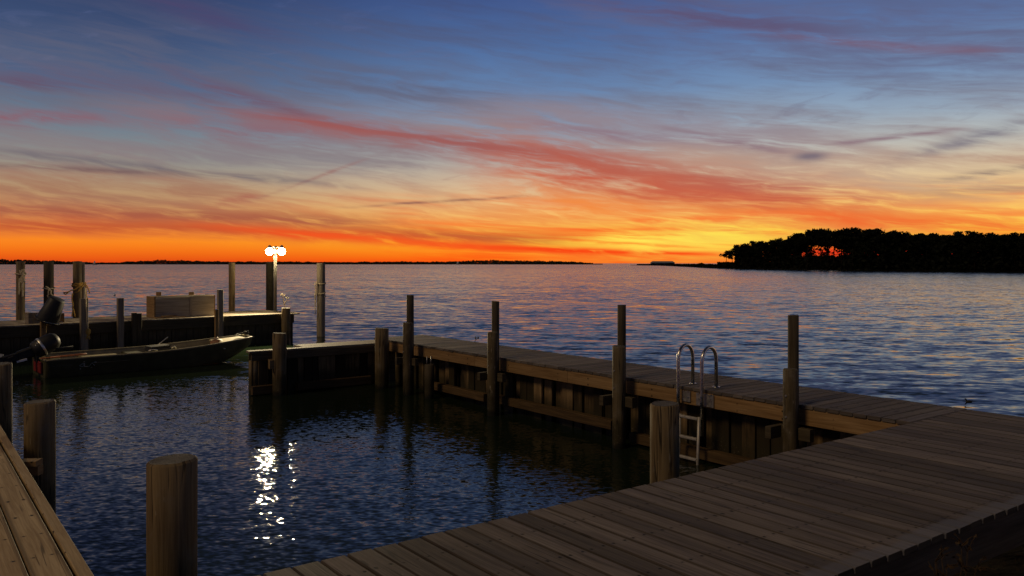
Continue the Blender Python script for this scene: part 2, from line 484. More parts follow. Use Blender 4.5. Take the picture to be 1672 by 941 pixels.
M_POLEPAINT = plain('chalky_pole_paint', (0.16, 0.15, 0.12), 0.6, 0.0, 0.15, 8)
M_UNLIT = plain('unlit_pole', (0.020, 0.017, 0.012), 0.9, 0.0, 0.4, 9, 0.1)  # near-black colour stands in for the lamp not lighting this pole
M_RED = plain('dull_red_paint', (0.20, 0.018, 0.018), 0.45, 0.0, 0.25, 8)
M_OAR = plain('red_brown_varnish', (0.42, 0.14, 0.045), 0.4, 0.0, 0.25, 12)
M_BAG = plain('brown_leather', (0.22, 0.10, 0.045), 0.6, 0.0, 0.35, 9)
M_ROPE = plain('yellow_rope', (0.62, 0.38, 0.09), 0.85, 0.0, 0.35, 60, 0.2, 0.6)
M_ROPEP = plain('pale_rope', (0.62, 0.52, 0.34), 0.85, 0.0, 0.3, 60, 0.2, 0.6)
M_STEM = plain('dry_weed', (0.05, 0.031, 0.016), 0.9, 0.0, 0.4, 20, 0.1)
M_BARK = plain('pine_bark', (0.016, 0.011, 0.008), 0.95, 0.0, 0.4, 2, 0.1)
M_BRICK = plain('dull_mud', (0.05, 0.04, 0.03), 0.95, 0.0, 0.4, 3, 0.1)
M_GREYB = plain('pale_siding', (0.20, 0.21, 0.24), 0.8, 0.0, 0.12, 0.2, 0.2)
M_ROOF = plain('grey_roof', (0.20, 0.21, 0.23), 0.9, 0.0, 0.12, 0.2, 0.2)
M_MARK = plain('worn_white_lettering', (0.42, 0.42, 0.36), 0.7, 0.0, 0.4, 60, 0.2)


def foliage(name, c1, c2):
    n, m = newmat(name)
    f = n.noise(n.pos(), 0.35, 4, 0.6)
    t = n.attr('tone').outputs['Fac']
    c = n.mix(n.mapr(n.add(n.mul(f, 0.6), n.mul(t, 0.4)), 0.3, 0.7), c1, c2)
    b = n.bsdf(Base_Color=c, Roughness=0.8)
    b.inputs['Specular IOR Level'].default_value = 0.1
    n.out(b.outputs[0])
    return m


M_NEEDLE = foliage('pine_needles', (0.004, 0.006, 0.003, 1), (0.009, 0.012, 0.005, 1))  # near-black colour carries the backlit shade of the pines
M_BRUSH = foliage('scrub_leaves', (0.004, 0.005, 0.003, 1), (0.008, 0.010, 0.005, 1))  # silhouette shade put into the leaf colour here too
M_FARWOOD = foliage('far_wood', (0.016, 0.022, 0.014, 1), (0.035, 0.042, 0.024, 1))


def ground_mat(name, c1, c2, scale):
    n, m = newmat(name)
    p = n.pos()
    f = n.noise(p, scale, 6, 0.65)
    g = n.noise(p, scale * 9, 4, 0.6)
    c = n.mix(n.mapr(n.add(n.mul(f, 0.6), n.mul(g, 0.4)), 0.38, 0.62), c1, c2)
    b = n.bsdf(Base_Color=c, Roughness=0.95)
    b.inputs['Specular IOR Level'].default_value = 0.15
    n.put(b.inputs['Normal'], n.bump(g, 0.8, 0.05))
    n.out(b.outputs[0])
    return m


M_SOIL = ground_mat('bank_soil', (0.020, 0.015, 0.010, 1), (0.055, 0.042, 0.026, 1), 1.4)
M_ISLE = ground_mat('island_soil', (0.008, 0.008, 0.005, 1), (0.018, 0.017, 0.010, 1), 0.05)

# frame of the near docks: a runs along the boardwalk, b along the finger pier
O2 = Vector((3.80, 7.67))
EB = Vector((0.799, 0.601))
EF = Vector((-0.601, 0.799))


def ab(a, b, z=0.0):
    q = O2 + EB * a + EF * b
    return Vector((q.x, q.y, z))


FRONT, REAR, BIAS = 0.66, 0.36, 0.054  # BIAS leans bay normals toward the viewer so they reflect higher sky


def water_mat():
    n, m = newmat('lake_water')
    p = n.pos()
    s = n.sep(p)
    x, y = s[0], s[1]
    dist = n.math('SQRT', n.add(n.mul(x, x), n.mul(y, y)))
    # sheltered basin: behind the pier line the chop dies down (b beyond the far dock is open water)
    a = n.add(n.mul(n.sub(x, O2.x), EB.x), n.mul(n.sub(y, O2.y), EB.y))
    b = n.add(n.mul(n.sub(x, O2.x), EF.x), n.mul(n.sub(y, O2.y), EF.y))
    bay = n.math('MAXIMUM', n.mapr(a, 0.1, 1.6, 0, 1, True), n.mul(n.mapr(b, 10.6, 13.0, 0, 1, True), n.mapr(a, -3.4, -1.0, 0, 1, True)))
    bay = n.math('MAXIMUM', bay, n.mapr(b, 19.0, 22.5, 0, 1, True))
    # wave slopes from noise plus the BIAS lean: steep little fronts facing the shore, long gentle backs
    def slopes(vx, vy, z, det, dist):
        q = n.sep(n.noise(n.comb(vx, vy, z), 1.0, det, 0.55, dist, color=True))
        return n.sub(q[0], 0.5), n.sub(q[1], 0.5)
    ax_, ay_ = slopes(n.mul(x, 0.55), n.add(n.mul(y, 1.25), n.mul(x, 0.12)), 0.0, 2, 0.5)
    bx_, by_ = slopes(n.add(n.mul(x, 1.5), n.mul(y, 0.3)), n.mul(y, 3.1), 4.0, 2, 0.5)
    cx_, cy_ = slopes(n.mul(x, 5.0), n.mul(y, 9.5), 9.0, 1, 0.3)
    swx = n.add(n.add(n.mul(ax_, 0.26), n.mul(bx_, 0.30)), n.mul(cx_, 0.16))
    raw = n.add(n.add(n.mul(ay_, 0.34), n.mul(by_, 0.58)), n.mul(cy_, 0.34))
    front = n.math('MAXIMUM', raw, 0.0)
    rear = n.math('MINIMUM', raw, 0.0)
    gusts = n.mapr(n.noise(n.comb(n.mul(x, 0.045), n.mul(y, 0.12), 0.0), 1.0, 3), 0.35, 0.65, 0.80, 1.15)
    swy = n.mul(n.add(n.add(n.mul(front, FRONT), n.mul(rear, REAR)), BIAS), gusts)
    # sheltered basin: small ripples
    dx_, dy_ = slopes(n.add(n.mul(x, 1.0), n.mul(y, 0.2)), n.mul(y, 2.4), 2.0, 1, 0.6)
    ex_, ey_ = slopes(n.add(n.mul(x, 3.6), n.mul(y, -0.7)), n.mul(y, 7.6), 6.0, 1, 0.5)
    fx_, fy_ = slopes(n.mul(x, 12.0), n.mul(y, 22.0), 5.0, 0, 0.2)
    gx_, gy_ = slopes(n.add(n.mul(x, 24.0), n.mul(y, 5.0)), n.mul(y, 52.0), 8.0, 0, 0.2)
    calm = n.mapr(b, 0.0, 10.0, 1.0, 0.75)
    rbx = n.mul(n.add(n.add(n.mul(dx_, 0.03), n.mul(ex_, 0.05)), n.add(n.mul(fx_, 0.15), n.mul(gx_, 0.12))), calm)
    rby = n.mul(n.add(n.add(n.mul(dy_, 0.06), n.mul(ey_, 0.09)), n.add(n.mul(fy_, 0.21), n.mul(gy_, 0.14))), calm)
    inv = n.sub(1.0, bay)
    sx_ = n.add(n.mul(swx, bay), n.mul(rbx, inv))
    sy_ = n.add(n.mul(swy, bay), n.mul(rby, inv))
    vn = n.n.new('ShaderNodeVectorMath')
    vn.operation = 'NORMALIZE'
    n.put(vn.inputs[0], n.comb(sx_, n.mul(sy_, -1.0), 1.0))
    nor = vn.outputs[0]
    b_ = n.bsdf(Base_Color=(0.0090, 0.0150, 0.0075, 1), Roughness=n.mapr(dist, 20, 400, 0.045, 0.14), IOR=1.333)
    n.put(b_.inputs['Normal'], nor)
    n.out(b_.outputs[0])
    return m


M_WATER = water_mat()


def lamp_mat():
    n, m = newmat('lit_globe')
    e = n.n.new('ShaderNodeEmission')
    e.inputs[0].default_value = (1.0, 0.78, 0.42, 1)
    e.inputs[1].default_value = 80.0
    n.out(e.outputs[0])
    return m


M_GLOBE = lamp_mat()


# ------------------------------------------------------------------ mesh builder
class MB:
    def __init__(self):
        self.v, self.f, self.uv, self.tone, self.mi, self.sm = [], [], [], [], [], []

    def face(self, idx, uv, tone=0.5, mi=0, smooth=False):
        self.f.append(tuple(idx))
        self.uv.append(uv)
        self.tone.append(tone)
        self.mi.append(mi)
        self.sm.append(smooth)

    def board(self, p0, p1, w, t, up=(0, 0, 1), ch=0.004, tone=None, mi=0, endmi=None):
        """plank whose middle line runs p0-p1; w across, t along up"""
        p0, p1, up = Vector(p0), Vector(p1), Vector(up).normalized()
        ax = (p1 - p0)
        L = ax.length
        ax.normalize()
        sd = up.cross(ax).normalized()
        up = ax.cross(sd).normalized()
        if tone is None:
            tone = rnd.random()
        w2, t2 = w / 2, t / 2
        ch = min(ch, w2 * .5, t2 * .5)
        prof = [(-w2, -t2 + ch), (-w2, t2 - ch), (-w2 + ch, t2), (w2 - ch, t2), (w2, t2 - ch), (w2, -t2 + ch), (w2 - ch, -t2), (-w2 + ch, -t2)]
        b = len(self.v)
        for P in (p0, p1):
            for s, u in prof:
                self.v.append(P + sd * s + up * u)
        k = len(prof)
        u0 = 0.0
        for i in range(k):
            j = (i + 1) % k
            v0, v1 = prof[i], prof[j]
            va = v0[0] if abs(v0[1]) > abs(t2) - ch - 1e-6 and i in (2, 6) else v0[0] + v0[1]
            vb = v1[0] if i in (2, 6) else v1[0] + v1[1]
            self.face((b + i, b + k + i, b + k + j, b + j), ((u0, va), (u0 + L, va), (u0 + L, vb), (u0, vb)), tone, mi)
        em = mi if endmi is None else endmi
        self.face([b + i for i in range(k)], [(s, u) for s, u in prof], tone, em)
        self.face([b + k + i for i in reversed(range(k))], [(s, u) for s, u in reversed(prof)], tone, em)

    def box(self, lo, hi, ch=0.004, tone=None, mi=0, axis=0):
        lo, hi = Vector(lo), Vector(hi)
        c = (lo + hi) / 2
        if axis == 0:
            self.board((lo.x, c.y, c.z), (hi.x, c.y, c.z), hi.y - lo.y, hi.z - lo.z, (0, 0, 1), ch, tone, mi)
        elif axis == 1:
            self.board((c.x, lo.y, c.z), (c.x, hi.y, c.z), hi.x - lo.x, hi.z - lo.z, (0, 0, 1), ch, tone, mi)
        else:
            self.board((c.x, c.y, lo.z), (c.x, c.y, hi.z), hi.y - lo.y, hi.x - lo.x, (1, 0, 0), ch, tone, mi)

    def tube(self, pts, r, n=8, tone=0.5, mi=0, cap=True, closed=False):
        pts = [Vector(p) for p in pts]
        m = len(pts)
        rs = r if hasattr(r, '__len__') else [r] * m
        b = len(self.v)
        t0 = (pts[1] - pts[0]).normalized()
        ref = Vector((0, 0, 1)) if abs(t0.z) < 0.9 else Vector((1, 0, 0))
        nx = t0.cross(ref).normalized()
        L = 0.0
        Ls = []
        for i, p in enumerate(pts):
            if i == 0:
                t = t0
            elif i == m - 1:
                t = (pts[i] - pts[i - 1]).normalized()
            else:
                t = ((pts[i + 1] - pts[i]).normalized() + (pts[i] - pts[i - 1]).normalized()).normalized()
            nx = (nx - t * nx.dot(t)).normalized()
            ny = t.cross(nx)
            if i:
                L += (p - pts[i - 1]).length
            Ls.append(L)
            for k in range(n):
                a = 2 * math.pi * k / n
                self.v.append(p + (nx * math.cos(a) + ny * math.sin(a)) * rs[i])
        for i in range(m - 1):
            for k in range(n):
                j = (k + 1) % n
                va, vb = k / n * 6.283 * rs[i], (k + 1) / n * 6.283 * rs[i]
                self.face((b + i * n + k, b + i * n + j, b + (i + 1) * n + j, b + (i + 1) * n + k),
                          ((Ls[i], va), (Ls[i], vb), (Ls[i + 1], vb), (Ls[i + 1], va)), tone, mi, True)
        if cap:
            self.face([b + k for k in reversed(range(n))], [(0, 0)] * n, tone, mi)
            self.face([b + (m - 1) * n + k for k in range(n)], [(0, 0)] * n, tone, mi)

    def pile(self, x, y, z0, z1, r, n=28, tone=None, mi=0, endmi=1, lean=(0, 0), seed=0, cham=0.012):
        """round timber pile, a little out of round, chamfered top with end grain"""
        if tone is None:
            tone = rnd.random()
        zs = [z0 + (z1 - cham - z0) * i / 7.0 for i in range(8)] + [z1]
        b = len(self.v)
        off = Vector((seed * 3.1, tone * 11, 0))
        for i, z in enumerate(zs):
            rr = r - (cham if i == len(zs) - 1 else 0)
            q = (z - z0) / (z1 - z0)
            for k in range(n):
                a = 2 * math.pi * k / n
                jit = 1 + 0.035 * mnoise.noise(Vector((math.cos(a) * 1.5, math.sin(a) * 1.5, z * 0.7)) + off)
                zz = z
                if i >= len(zs) - 2:
                    zz += r * (.05 * math.cos(a + tone * 40) + .05 * mnoise.noise(Vector((math.cos(a) * 3, math.sin(a) * 3, tone * 20))))
                self.v.append(Vector((x + lean[0] * q + math.cos(a) * rr * jit, y + lean[1] * q + math.sin(a) * rr * jit, zz)))
        for i in range(len(zs) - 1):
            for k in range(n):
                j = (k + 1) % n
                va, vb = k / n * 6.283 * r, (k + 1) / n * 6.283 * r
                self.face((b + i * n + k, b + i * n + j, b + (i + 1) * n + j, b + (i + 1) * n + k),
                          ((zs[i], va), (zs[i], vb), (zs[i + 1], vb), (zs[i + 1], va)), tone, mi, i < len(zs) - 2)
        top = [b + (len(zs) - 1) * n + k for k in range(n)]
        self.face(top, [(math.cos(6.283 * k / n) * r, math.sin(6.283 * k / n) * r) for k in range(n)], tone, endmi)

    def lathe(self, prof, M, n=24, tone=0.5, mi=0):
        b = len(self.v)
        for (r, z) in prof:
            for k in range(n):
                a = 2 * math.pi * k / n
                self.v.append(M @ Vector((r * math.cos(a), r * math.sin(a), z)))
        for i in range(len(prof) - 1):
            for k in range(n):
                j = (k + 1) % n
                self.face((b + i * n + k, b + i * n + j, b + (i + 1) * n + j, b + (i + 1) * n + k),
                          ((0, 0), (1, 0), (1, 1), (0, 1)), tone, mi, True)

    def ball(self, c, r, n=16, m=10, tone=0.5, mi=0):
        c = Vector(c)
        rx, ry, rz = r if hasattr(r, '__len__') else (r, r, r)
        prof = []
        b = len(self.v)
        for i in range(m + 1):
            th = math.pi * i / m
            for k in range(n):
                a = 2 * math.pi * k / n
                self.v.append(c + Vector((rx * max(math.sin(th), 1e-4) * math.cos(a), ry * max(math.sin(th), 1e-4) * math.sin(a), -rz * math.cos(th))))
        for i in range(m):
            for k in range(n):
                j = (k + 1) % n
                self.face((b + i * n + k, b + i * n + j, b + (i + 1) * n + j, b + (i + 1) * n + k), ((0, 0), (1, 0), (1, 1), (0, 1)), tone, mi, True)

    def leaf(self, c, s, tone, mi=0, r=None):
        r = r or rnd
        a = Vector((r.gauss(0, 1), r.gauss(0, 1), r.gauss(0, 1) * .7)).normalized()
        b_ = a.cross(Vector((r.gauss(0, 1), r.gauss(0, 1), r.gauss(0, 1)))).normalized()
        c = Vector(c)
        b = len(self.v)
        self.v += [c - a * s, c + b_ * s * .55, c + a * s, c - b_ * s * .55]
        self.face((b, b + 1, b + 2, b + 3), ((0, 0), (1, 0), (1, 1), (0, 1)), tone, mi)

    def build(self, name, mats, parent=None, origin=None):
        me = bpy.data.meshes.new(name)
        org = Vector(origin) if origin is not None else Vector((0, 0, 0))
        me.from_pydata([tuple(p - org) for p in self.v], [], self.f)
        me.uv_layers.new(name='UVMap')
        me.color_attributes.new('tone', 'FLOAT_COLOR', 'CORNER')
        uvl = me.uv_layers['UVMap']
        ca = me.color_attributes['tone']
        us, cs = [], []
        for k, poly in enumerate(self.f):
            for q in self.uv[k]:
                us += [q[0], q[1]]
            t = self.tone[k]
            cs += [t, t, t, 1.0] * len(poly)
        uvl.data.foreach_set('uv', us)
        ca.data.foreach_set('color', cs)
        me.polygons.foreach_set('material_index', self.mi)
        me.polygons.foreach_set('use_smooth', self.sm)
        for m in (mats if isinstance(mats, (list, tuple)) else [mats]):
            me.materials.append(m)
        me.update()
        o = bpy.data.objects.new(name, me)
        COL.objects.link(o)
        if parent is not None:
            o.parent = parent
            o.location = org - parent.location if parent.parent is None else org - parent.matrix_basis.translation
            if parent.parent is not None:
                pp = parent
                tot = Vector((0, 0, 0))
                while pp is not None:
                    tot += pp.location
                    pp = pp.parent
                o.location = org - tot
        else:
            o.location = org
        return o


def tag(o, label, cat, group=None, kind=None):
    if label:
        o['label'] = label
    if cat:
        o['category'] = cat
    if group:
        o['group'] = group
    if kind:
        o['kind'] = kind
    return o


def thing(name, label, cat, loc, group=None):
    o = bpy.data.objects.new(name, None)
    o.empty_display_size = 0.2
    COL.objects.link(o)
    o.location = Vector(loc)
    return tag(o, label, cat, group)


def struct(o):
    o['kind'] = 'structure'
    return o


def P(px, py, z):
    d = F * (H - z) / (py - 430.0)
    return Vector(((px - 836.0) / F * d, d, z))


def at(px, d, z=0.0):
    return Vector(((px - 836.0) / F * d, d, z))


def zof(py, d):
    return H - (py - 430.0) / F * d


def pxof(v):
    return 836 + v.x / v.y * F


# ------------------------------------------------------------------ water, ground, far land
def build_water():
    b = MB()
    ys = [-30, 0, 10, 30, 80, 200, 500, 1200, 3000, 6500, 12000]
    xs = [-9000, -3000, -900, -250, -60, -15, 0, 15, 60, 250, 900, 3000, 9000]
    for y in ys:
        for x in xs:
            b.v.append(Vector((x, y, 0)))
    nx = len(xs)
    for i in range(len(ys) - 1):
        for j in range(nx - 1):
            b.face((i * nx + j, i * nx + j + 1, (i + 1) * nx + j + 1, (i + 1) * nx + j), ((0, 0), (1, 0), (1, 1), (0, 1)))
    struct(b.build('water', M_WATER))


build_water()


def build_bank():
    """dark earth bank under and beside the boardwalk, where the viewer stands"""
    b = MB()
    na, nb = 44, 26
    for i in range(na + 1):
        a = -16 + 20.5 * i / na
        for j in range(nb + 1):
            bb = -0.35 - 16.5 * (j / nb) ** 1.9
            z = 0.42 * min(1.0, max(0.0, (-0.6 - bb) / 1.3))
            z -= 0.75 * min(1, max(0, (a - 0.6) / 3.0)) ** 1.2
            z -= 0.40 * (1 - min(1, max(0, (-0.35 - bb) / 0.5)))
            z += 0.07 * mnoise.noise(Vector((a * 1.3, bb * 1.3, 2.0)))
            b.v.append(ab(a, bb, z))
    k = nb + 1
    for i in range(na):
        for j in range(nb):
            b.face((i * k + j, i * k + j + 1, (i + 1) * k + j + 1, (i + 1) * k + j), ((0, 0), (1, 0), (1, 1), (0, 1)), 0.5, 0, True)
    struct(b.build('ground', M_SOIL))


build_bank()


def ridge(name, line, depth, hfun, mat, seed, rows=5, kind='structure', label=None, cat=None):
    """a long low landform: rows of points back from a shoreline, rounded in section"""
    b = MB()
    n = len(line)
    for i, (x, y) in enumerate(line):
        for r in range(rows + 1):
            q = r / rows
            d = math.hypot(x, y)
            yy = y * (1 + depth * q / d)
            xx = x * (1 + depth * q / d)
            h = hfun(i, q)
            b.v.append(Vector((xx, yy, h)))
    k = rows + 1
    for i in range(n - 1):
        for r in range(rows):
            b.face((i * k + r, (i + 1) * k + r, (i + 1) * k + r + 1, i * k + r + 1), ((0, 0), (1, 0), (1, 1), (0, 1)), rnd.random())
    o = b.build(name, mat)
    o['kind'] = kind
    if label:
        tag(o, label, cat)
    return o


# far shore across the bay, left part of the horizon
FAR = 1500.0
far_line = [at(px, FAR + 60 * math.sin(px * .004)) for px in range(-60, 985, 3)]
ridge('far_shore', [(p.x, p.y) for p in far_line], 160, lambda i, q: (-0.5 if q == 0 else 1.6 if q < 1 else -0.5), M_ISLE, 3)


def far_trees():
    b = MB()
    r = random.Random(11)
    for px in [x * 0.55 for x in range(-90, 1760)]:
        # tree height along the shore, read off the skyline
        prof = [(-60, 8.0), (40, 7.5), (90, 6.0), (150, 3.2), (190, 2.4), (215, 5.2), (260, 7.2), (330, 5.4), (440, 4.6), (560, 3.8), (650, 4.6), (700, 4.2), (760, 5.6), (800, 7.0), (860, 6.2), (925, 4.8), (945, 3.4), (968, 2.0)]
        for (x0, h0), (x1, h1) in zip(prof, prof[1:]):
            if x0 <= px < x1:
                h = h0 + (h1 - h0) * (px - x0) / (x1 - x0)
                break
        else:
            continue
        h *= 1.25
        h *= 0.85 + 0.30 * mnoise.noise(Vector((px * 0.09, 1.2, 0))) + 0.22 * mnoise.noise(Vector((px * 0.35, 7.2, 0)))
        for _ in range(11):
            d = FAR + 60 * math.sin(px * .004) + r.uniform(8, 120)
            c = at(px + r.uniform(-.8, .8), d, r.uniform(0.9, max(1.4, h)))
            b.leaf(c, r.uniform(1.2, 2.2), r.random(), 0, r)
    tag(b.build('far_treeline', M_FARWOOD), 'thin dark line of woods along the far shore', 'woods', kind='stuff')


far_trees()

# wooded point on the right: shoreline distance by photo column
SHORE = [(1030, 900), (1075, 780), (1110, 560), (1150, 400), (1175, 352), (1250, 322), (1400, 270), (1540, 244), (1672, 226), (1790, 214), (1900, 208)]


def interp(tab, x):
    for (x0, y0), (x1, y1) in zip(tab, tab[1:]):
        if x0 <= x <= x1:
            return y0 + (y1 - y0) * (x - x0) / (x1 - x0)
    return tab[0][1] if x < tab[0][0] else tab[-1][1]


pt = [at(px, interp(SHORE, px)) for px in range(1030, 1900, 4)]
ridge('island_ground', [(p.x, p.y) for p in pt], 95,
      lambda i, q: -0.4 if q in (0, 1) else (0.35 + 0.9 * min(1, max(0, (i - 8) / 25.0))) * (1 - 0.3 * q) + 0.15 * mnoise.noise(Vector((i * .5, q * 4, 0))), M_ISLE, 5)

TOPS = [(1176, 412), (1188, 405), (1204, 396), (1218, 393), (1240, 391), (1262, 386), (1275, 386), (1300, 378), (1320, 372), (1345, 368), (1375, 369), (1400, 369), (1430, 370), (1452, 374), (1476, 374), (1500, 378), (1530, 377), (1558, 373), (1590, 375), (1620, 377), (1672, 376), (1790, 370), (1900, 372)]


def make_pine(seed, h=12.0, lean=0.0, low=0.45, spread=1.0):
    r = random.Random(seed)
    t = MB()
    pts, rs = [], []
    bx, by = r.uniform(-.6, .6), r.uniform(-.4, .4)
    for i in range(8):
        q = i / 7.0
        pts.append(Vector((bx * q * q + lean * q * h * .4, by * q * q, -0.4 + q * h * 0.93)))
        rs.append(0.24 * (1 - 0.8 * q) + 0.02)
    t.tube(pts, rs, 7)

    def trunk(q):
        i = min(6, int(q * 7))
        return pts[i].lerp(pts[i + 1], q * 7 - i)
    c = MB()
    clumps = []
    nl = r.randint(14, 18)
    for k in range(nl):
        q = low + (0.97 - low) * (k + r.random() * .7) / nl
        a = r.uniform(0, 6.283)
        reach = spread * r.uniform(1.3, 2.9) * (1.15 - 0.75 * ((q - low) / (1 - low)) ** 1.6)
        s = trunk(q)
        e = s + Vector((math.cos(a) * reach, math.sin(a) * reach, reach * r.uniform(.1, .45)))
        mid = s.lerp(e, .5) + Vector((0, 0, -.12))
        t.tube([s, mid, e], [0.07, 0.05, 0.02], 5)
        clumps.append((e, r.uniform(.85, 1.45)))
        if r.random() < .8:
            clumps.append((mid + Vector((r.uniform(-.5, .5), r.uniform(-.5, .5), .35)), r.uniform(.5, .9)))
    clumps.append((trunk(.99) + Vector((0, 0, .25)), 0.85))
    for p, s in clumps:
        for _ in range(int(85 * s)):
            v = Vector((r.gauss(0, 1), r.gauss(0, 1), r.gauss(0, 1)))
            v.normalize()
            v *= r.random() ** .45
            c.leaf(p + Vector((v.x * 1.15 * s, v.y * 1.15 * s, v.z * .80 * s)), r.uniform(.18, .42), r.random(), 0, r)
    return t, c


def build_pines():
    r = random.Random(23)
    protos = []
    for k in range(7):
        t, c = make_pine(100 + k, 12.0, r.uniform(-.08, .08), (.40, .46, .52, .58, .42, .5, .6)[k], (1.0, 1.15, .95, 1.2, 1.05, .9, 1.1)[k])
        protos.append((t, c))
    meshes = {}
    spots = []
    px = 1186.0
    while px < 1800:
        spots.append((px, r.uniform(4, 10)))
        px += r.uniform(9, 13)
    px = 1205.0
    while px < 1800:
        spots.append((px, r.uniform(18, 40)))
        px += r.uniform(11, 16)
    px = 1300.0
    while px < 1800:
        spots.append((px, r.uniform(45, 75)))
        px += r.uniform(16, 24)
    first = {}
    for i, (px, back) in enumerate(spots):
        d = interp(SHORE, px) + back
        top = interp(TOPS, px)
        hh = (zof(top, d) - 0.6) * r.uniform(.84, 1.05)
        if back > 40:
            hh *= .97
        k = r.randrange(7)
        inwin = 1310 < px < 1384
        if inwin:
            k = 6 if r.random() < .6 else 3
            if back > 16:
                continue
        loc = at(px, d, 0.6)
        s = hh / 12.4
        rz = r.uniform(0, 6.283)
        if i == 0:
            lab, grp = 'low spreading pine at the very left tip of the wooded point', None
        else:
            lab, grp = 'dark bushy-crowned pine packed into the wooded point across the water', 'pines on the wooded point'
        root = thing('pine_tree', lab, 'tree', loc, grp)
        sx = max(s, 0.62) * r.uniform(.95, 1.15)
        root.rotation_euler = (0, 0, rz)
        root.scale = (sx, sx, s)
        if k not in first:
            t, c = protos[k]
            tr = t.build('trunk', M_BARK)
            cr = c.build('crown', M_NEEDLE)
            first[k] = (tr, cr)
        else:
            tr, cr = (q.copy() for q in first[k])
            COL.objects.link(tr)
            COL.objects.link(cr)
        for q in (tr, cr):
            q.parent = root
            q.location = (0, 0, 0)


build_pines()


def build_scrub():
    b = MB()
    r = random.Random(31)
    for i in range(52000):
        px = r.uniform(1040, 1880)
        back = r.uniform(1, 70)
        d = interp(SHORE, px) + back
        top = interp(TOPS, px) if px > 1176 else 430
        full = zof(top, d)
        if px < 1172:
            if r.random() < .5:
                continue
            hm = 1.6 + 2.0 * max(0, mnoise.noise(Vector((px * .08, 3, 0)))) if px > 1090 else 1.3
        elif px < 1200:
            hm = 2.6
        elif 1328 < px < 1347 or 1355 < px < 1375:
            hm = 4.7 + 1.6 * mnoise.noise(Vector((px * .33, 3, 0)))
            if r.random() < .60 and back < 30:
                hm = full * .8
        else:
            hm = full * (.84 + .10 * mnoise.noise(Vector((px * .07, 9, 0)))) * min(1, .55 + (px - 1200) / 90)
        q = r.random() ** (1.0 if hm > 3 else .8)
        if px >= 1200 and r.random() < .5:
            hm = min(hm, 5.0)
        z = 0.4 + (hm - 0.4) * q
        b.leaf(at(px, d, z), r.uniform(.35, .95), r.random(), 0, r)
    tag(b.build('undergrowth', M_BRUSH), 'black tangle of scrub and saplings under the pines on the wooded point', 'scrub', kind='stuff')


build_scrub()


def far_building(px0, px1, d, ytop, label):
    a, c = at(px0, d, 0.9), at(px1, d + 6, 0.9)
    root = thing('far_building', label, 'building', (a + c) / 2)
    h = zof(ytop, d)
    w = MB()
    w.board((a.x, d + 4, (h * .6 + .9) / 2), (c.x, d + 4, (h * .6 + .9) / 2), 8, h * .6 - .9, ch=.02)
    w.build('wall', M_GREYB, root)
    rf = MB()
    x0, x1, y0, y1, z0 = a.x - .5, c.x + .5, d - .8, d + 8.8, h * .6
    b = len(rf.v)
    rf.v += [Vector(q) for q in ((x0, y0, z0), (x1, y0, z0), (x1, y1, z0), (x0, y1, z0), (x0 + 2, (y0 + y1) / 2, h), (x1 - 2, (y0 + y1) / 2, h))]
    for f in ((0, 1, 5, 4), (2, 3, 4, 5), (1, 2, 5), (3, 0, 4), (3, 2, 1, 0)):
        rf.face(f, [(0, 0)] * len(f))
    rf.build('roof', M_ROOF, root)


far_building(1064, 1100, 880, 426.6, 'long low pale grey building on the far spit left of the pines')

# ------------------------------------------------------------------ near docks
T = 0.036      # deck plank thickness


def fascia_board(m, a0, b0, a1, b1, ztop, h, t=0.04, tone=None, mi=0):
    m.board(ab(a0, b0, ztop - h / 2), ab(a1, b1, ztop - h / 2), t, h, ch=.005, tone=tone, mi=mi)


def boardwalk():
    root = thing('boardwalk', 'wide grey-brown plank boardwalk crossing the bottom right of the scene', 'boardwalk', ab(-3, -.8, 0))
    def br(q):
        return -1.689 - .025 * (q + 2)
    m = MB()
    a = -9.2
    pitch = 0.1475
    while a < 1.12 - 0.07:
        j = rnd.uniform(-.004, .004)
        dz = rnd.uniform(-.0016, .0016)
        m.board(ab(a + pitch / 2, br(a + pitch / 2) - .012 + rnd.uniform(-.006, .006), D - T / 2 + dz), ab(a + pitch / 2 + rnd.uniform(-.001, .001), 0.022 + j * .5, D - T / 2 + dz),
                pitch - rnd.uniform(.006, .011), T, ch=.006, endmi=1)
        a += pitch
    m.build('decking', [M_DECK, M_POST], root)  # dark second slot puts shade into the plank end colour
    f = MB()
    fascia_board(f, -9.2, 0.0, -0.03, 0.0, D - T - .002, .19)
    fascia_board(f, -9.2, br(-9.2) + .025, 1.1, br(1.1) + .025, D - T - .002, .235)
    fascia_board(f, 1.09, -1.70, 1.09, -0.03, D - T - .002, .19)
    f.build('edge_beam', [M_BEAM], root)
    j = MB()
    for a in [-9 + k * .8 for k in range(13)]:
        j.board(ab(a, br(a) + .06, D - T - .10), ab(a, -.03, D - T - .10), .045, .18)
    j.build('joists', [M_BEAM], root)
    for k, a in enumerate((-8.2, -5.6, -3.2, -0.6)):
        for bb in (br(a) + .2, -.16):
            q = MB()
            c = ab(a, bb)
            q.pile(c.x, c.y, -1.0, D - T - .195, .12, 20)
            q.build('support_post', [M_PILE, M_END], root)


boardwalk()


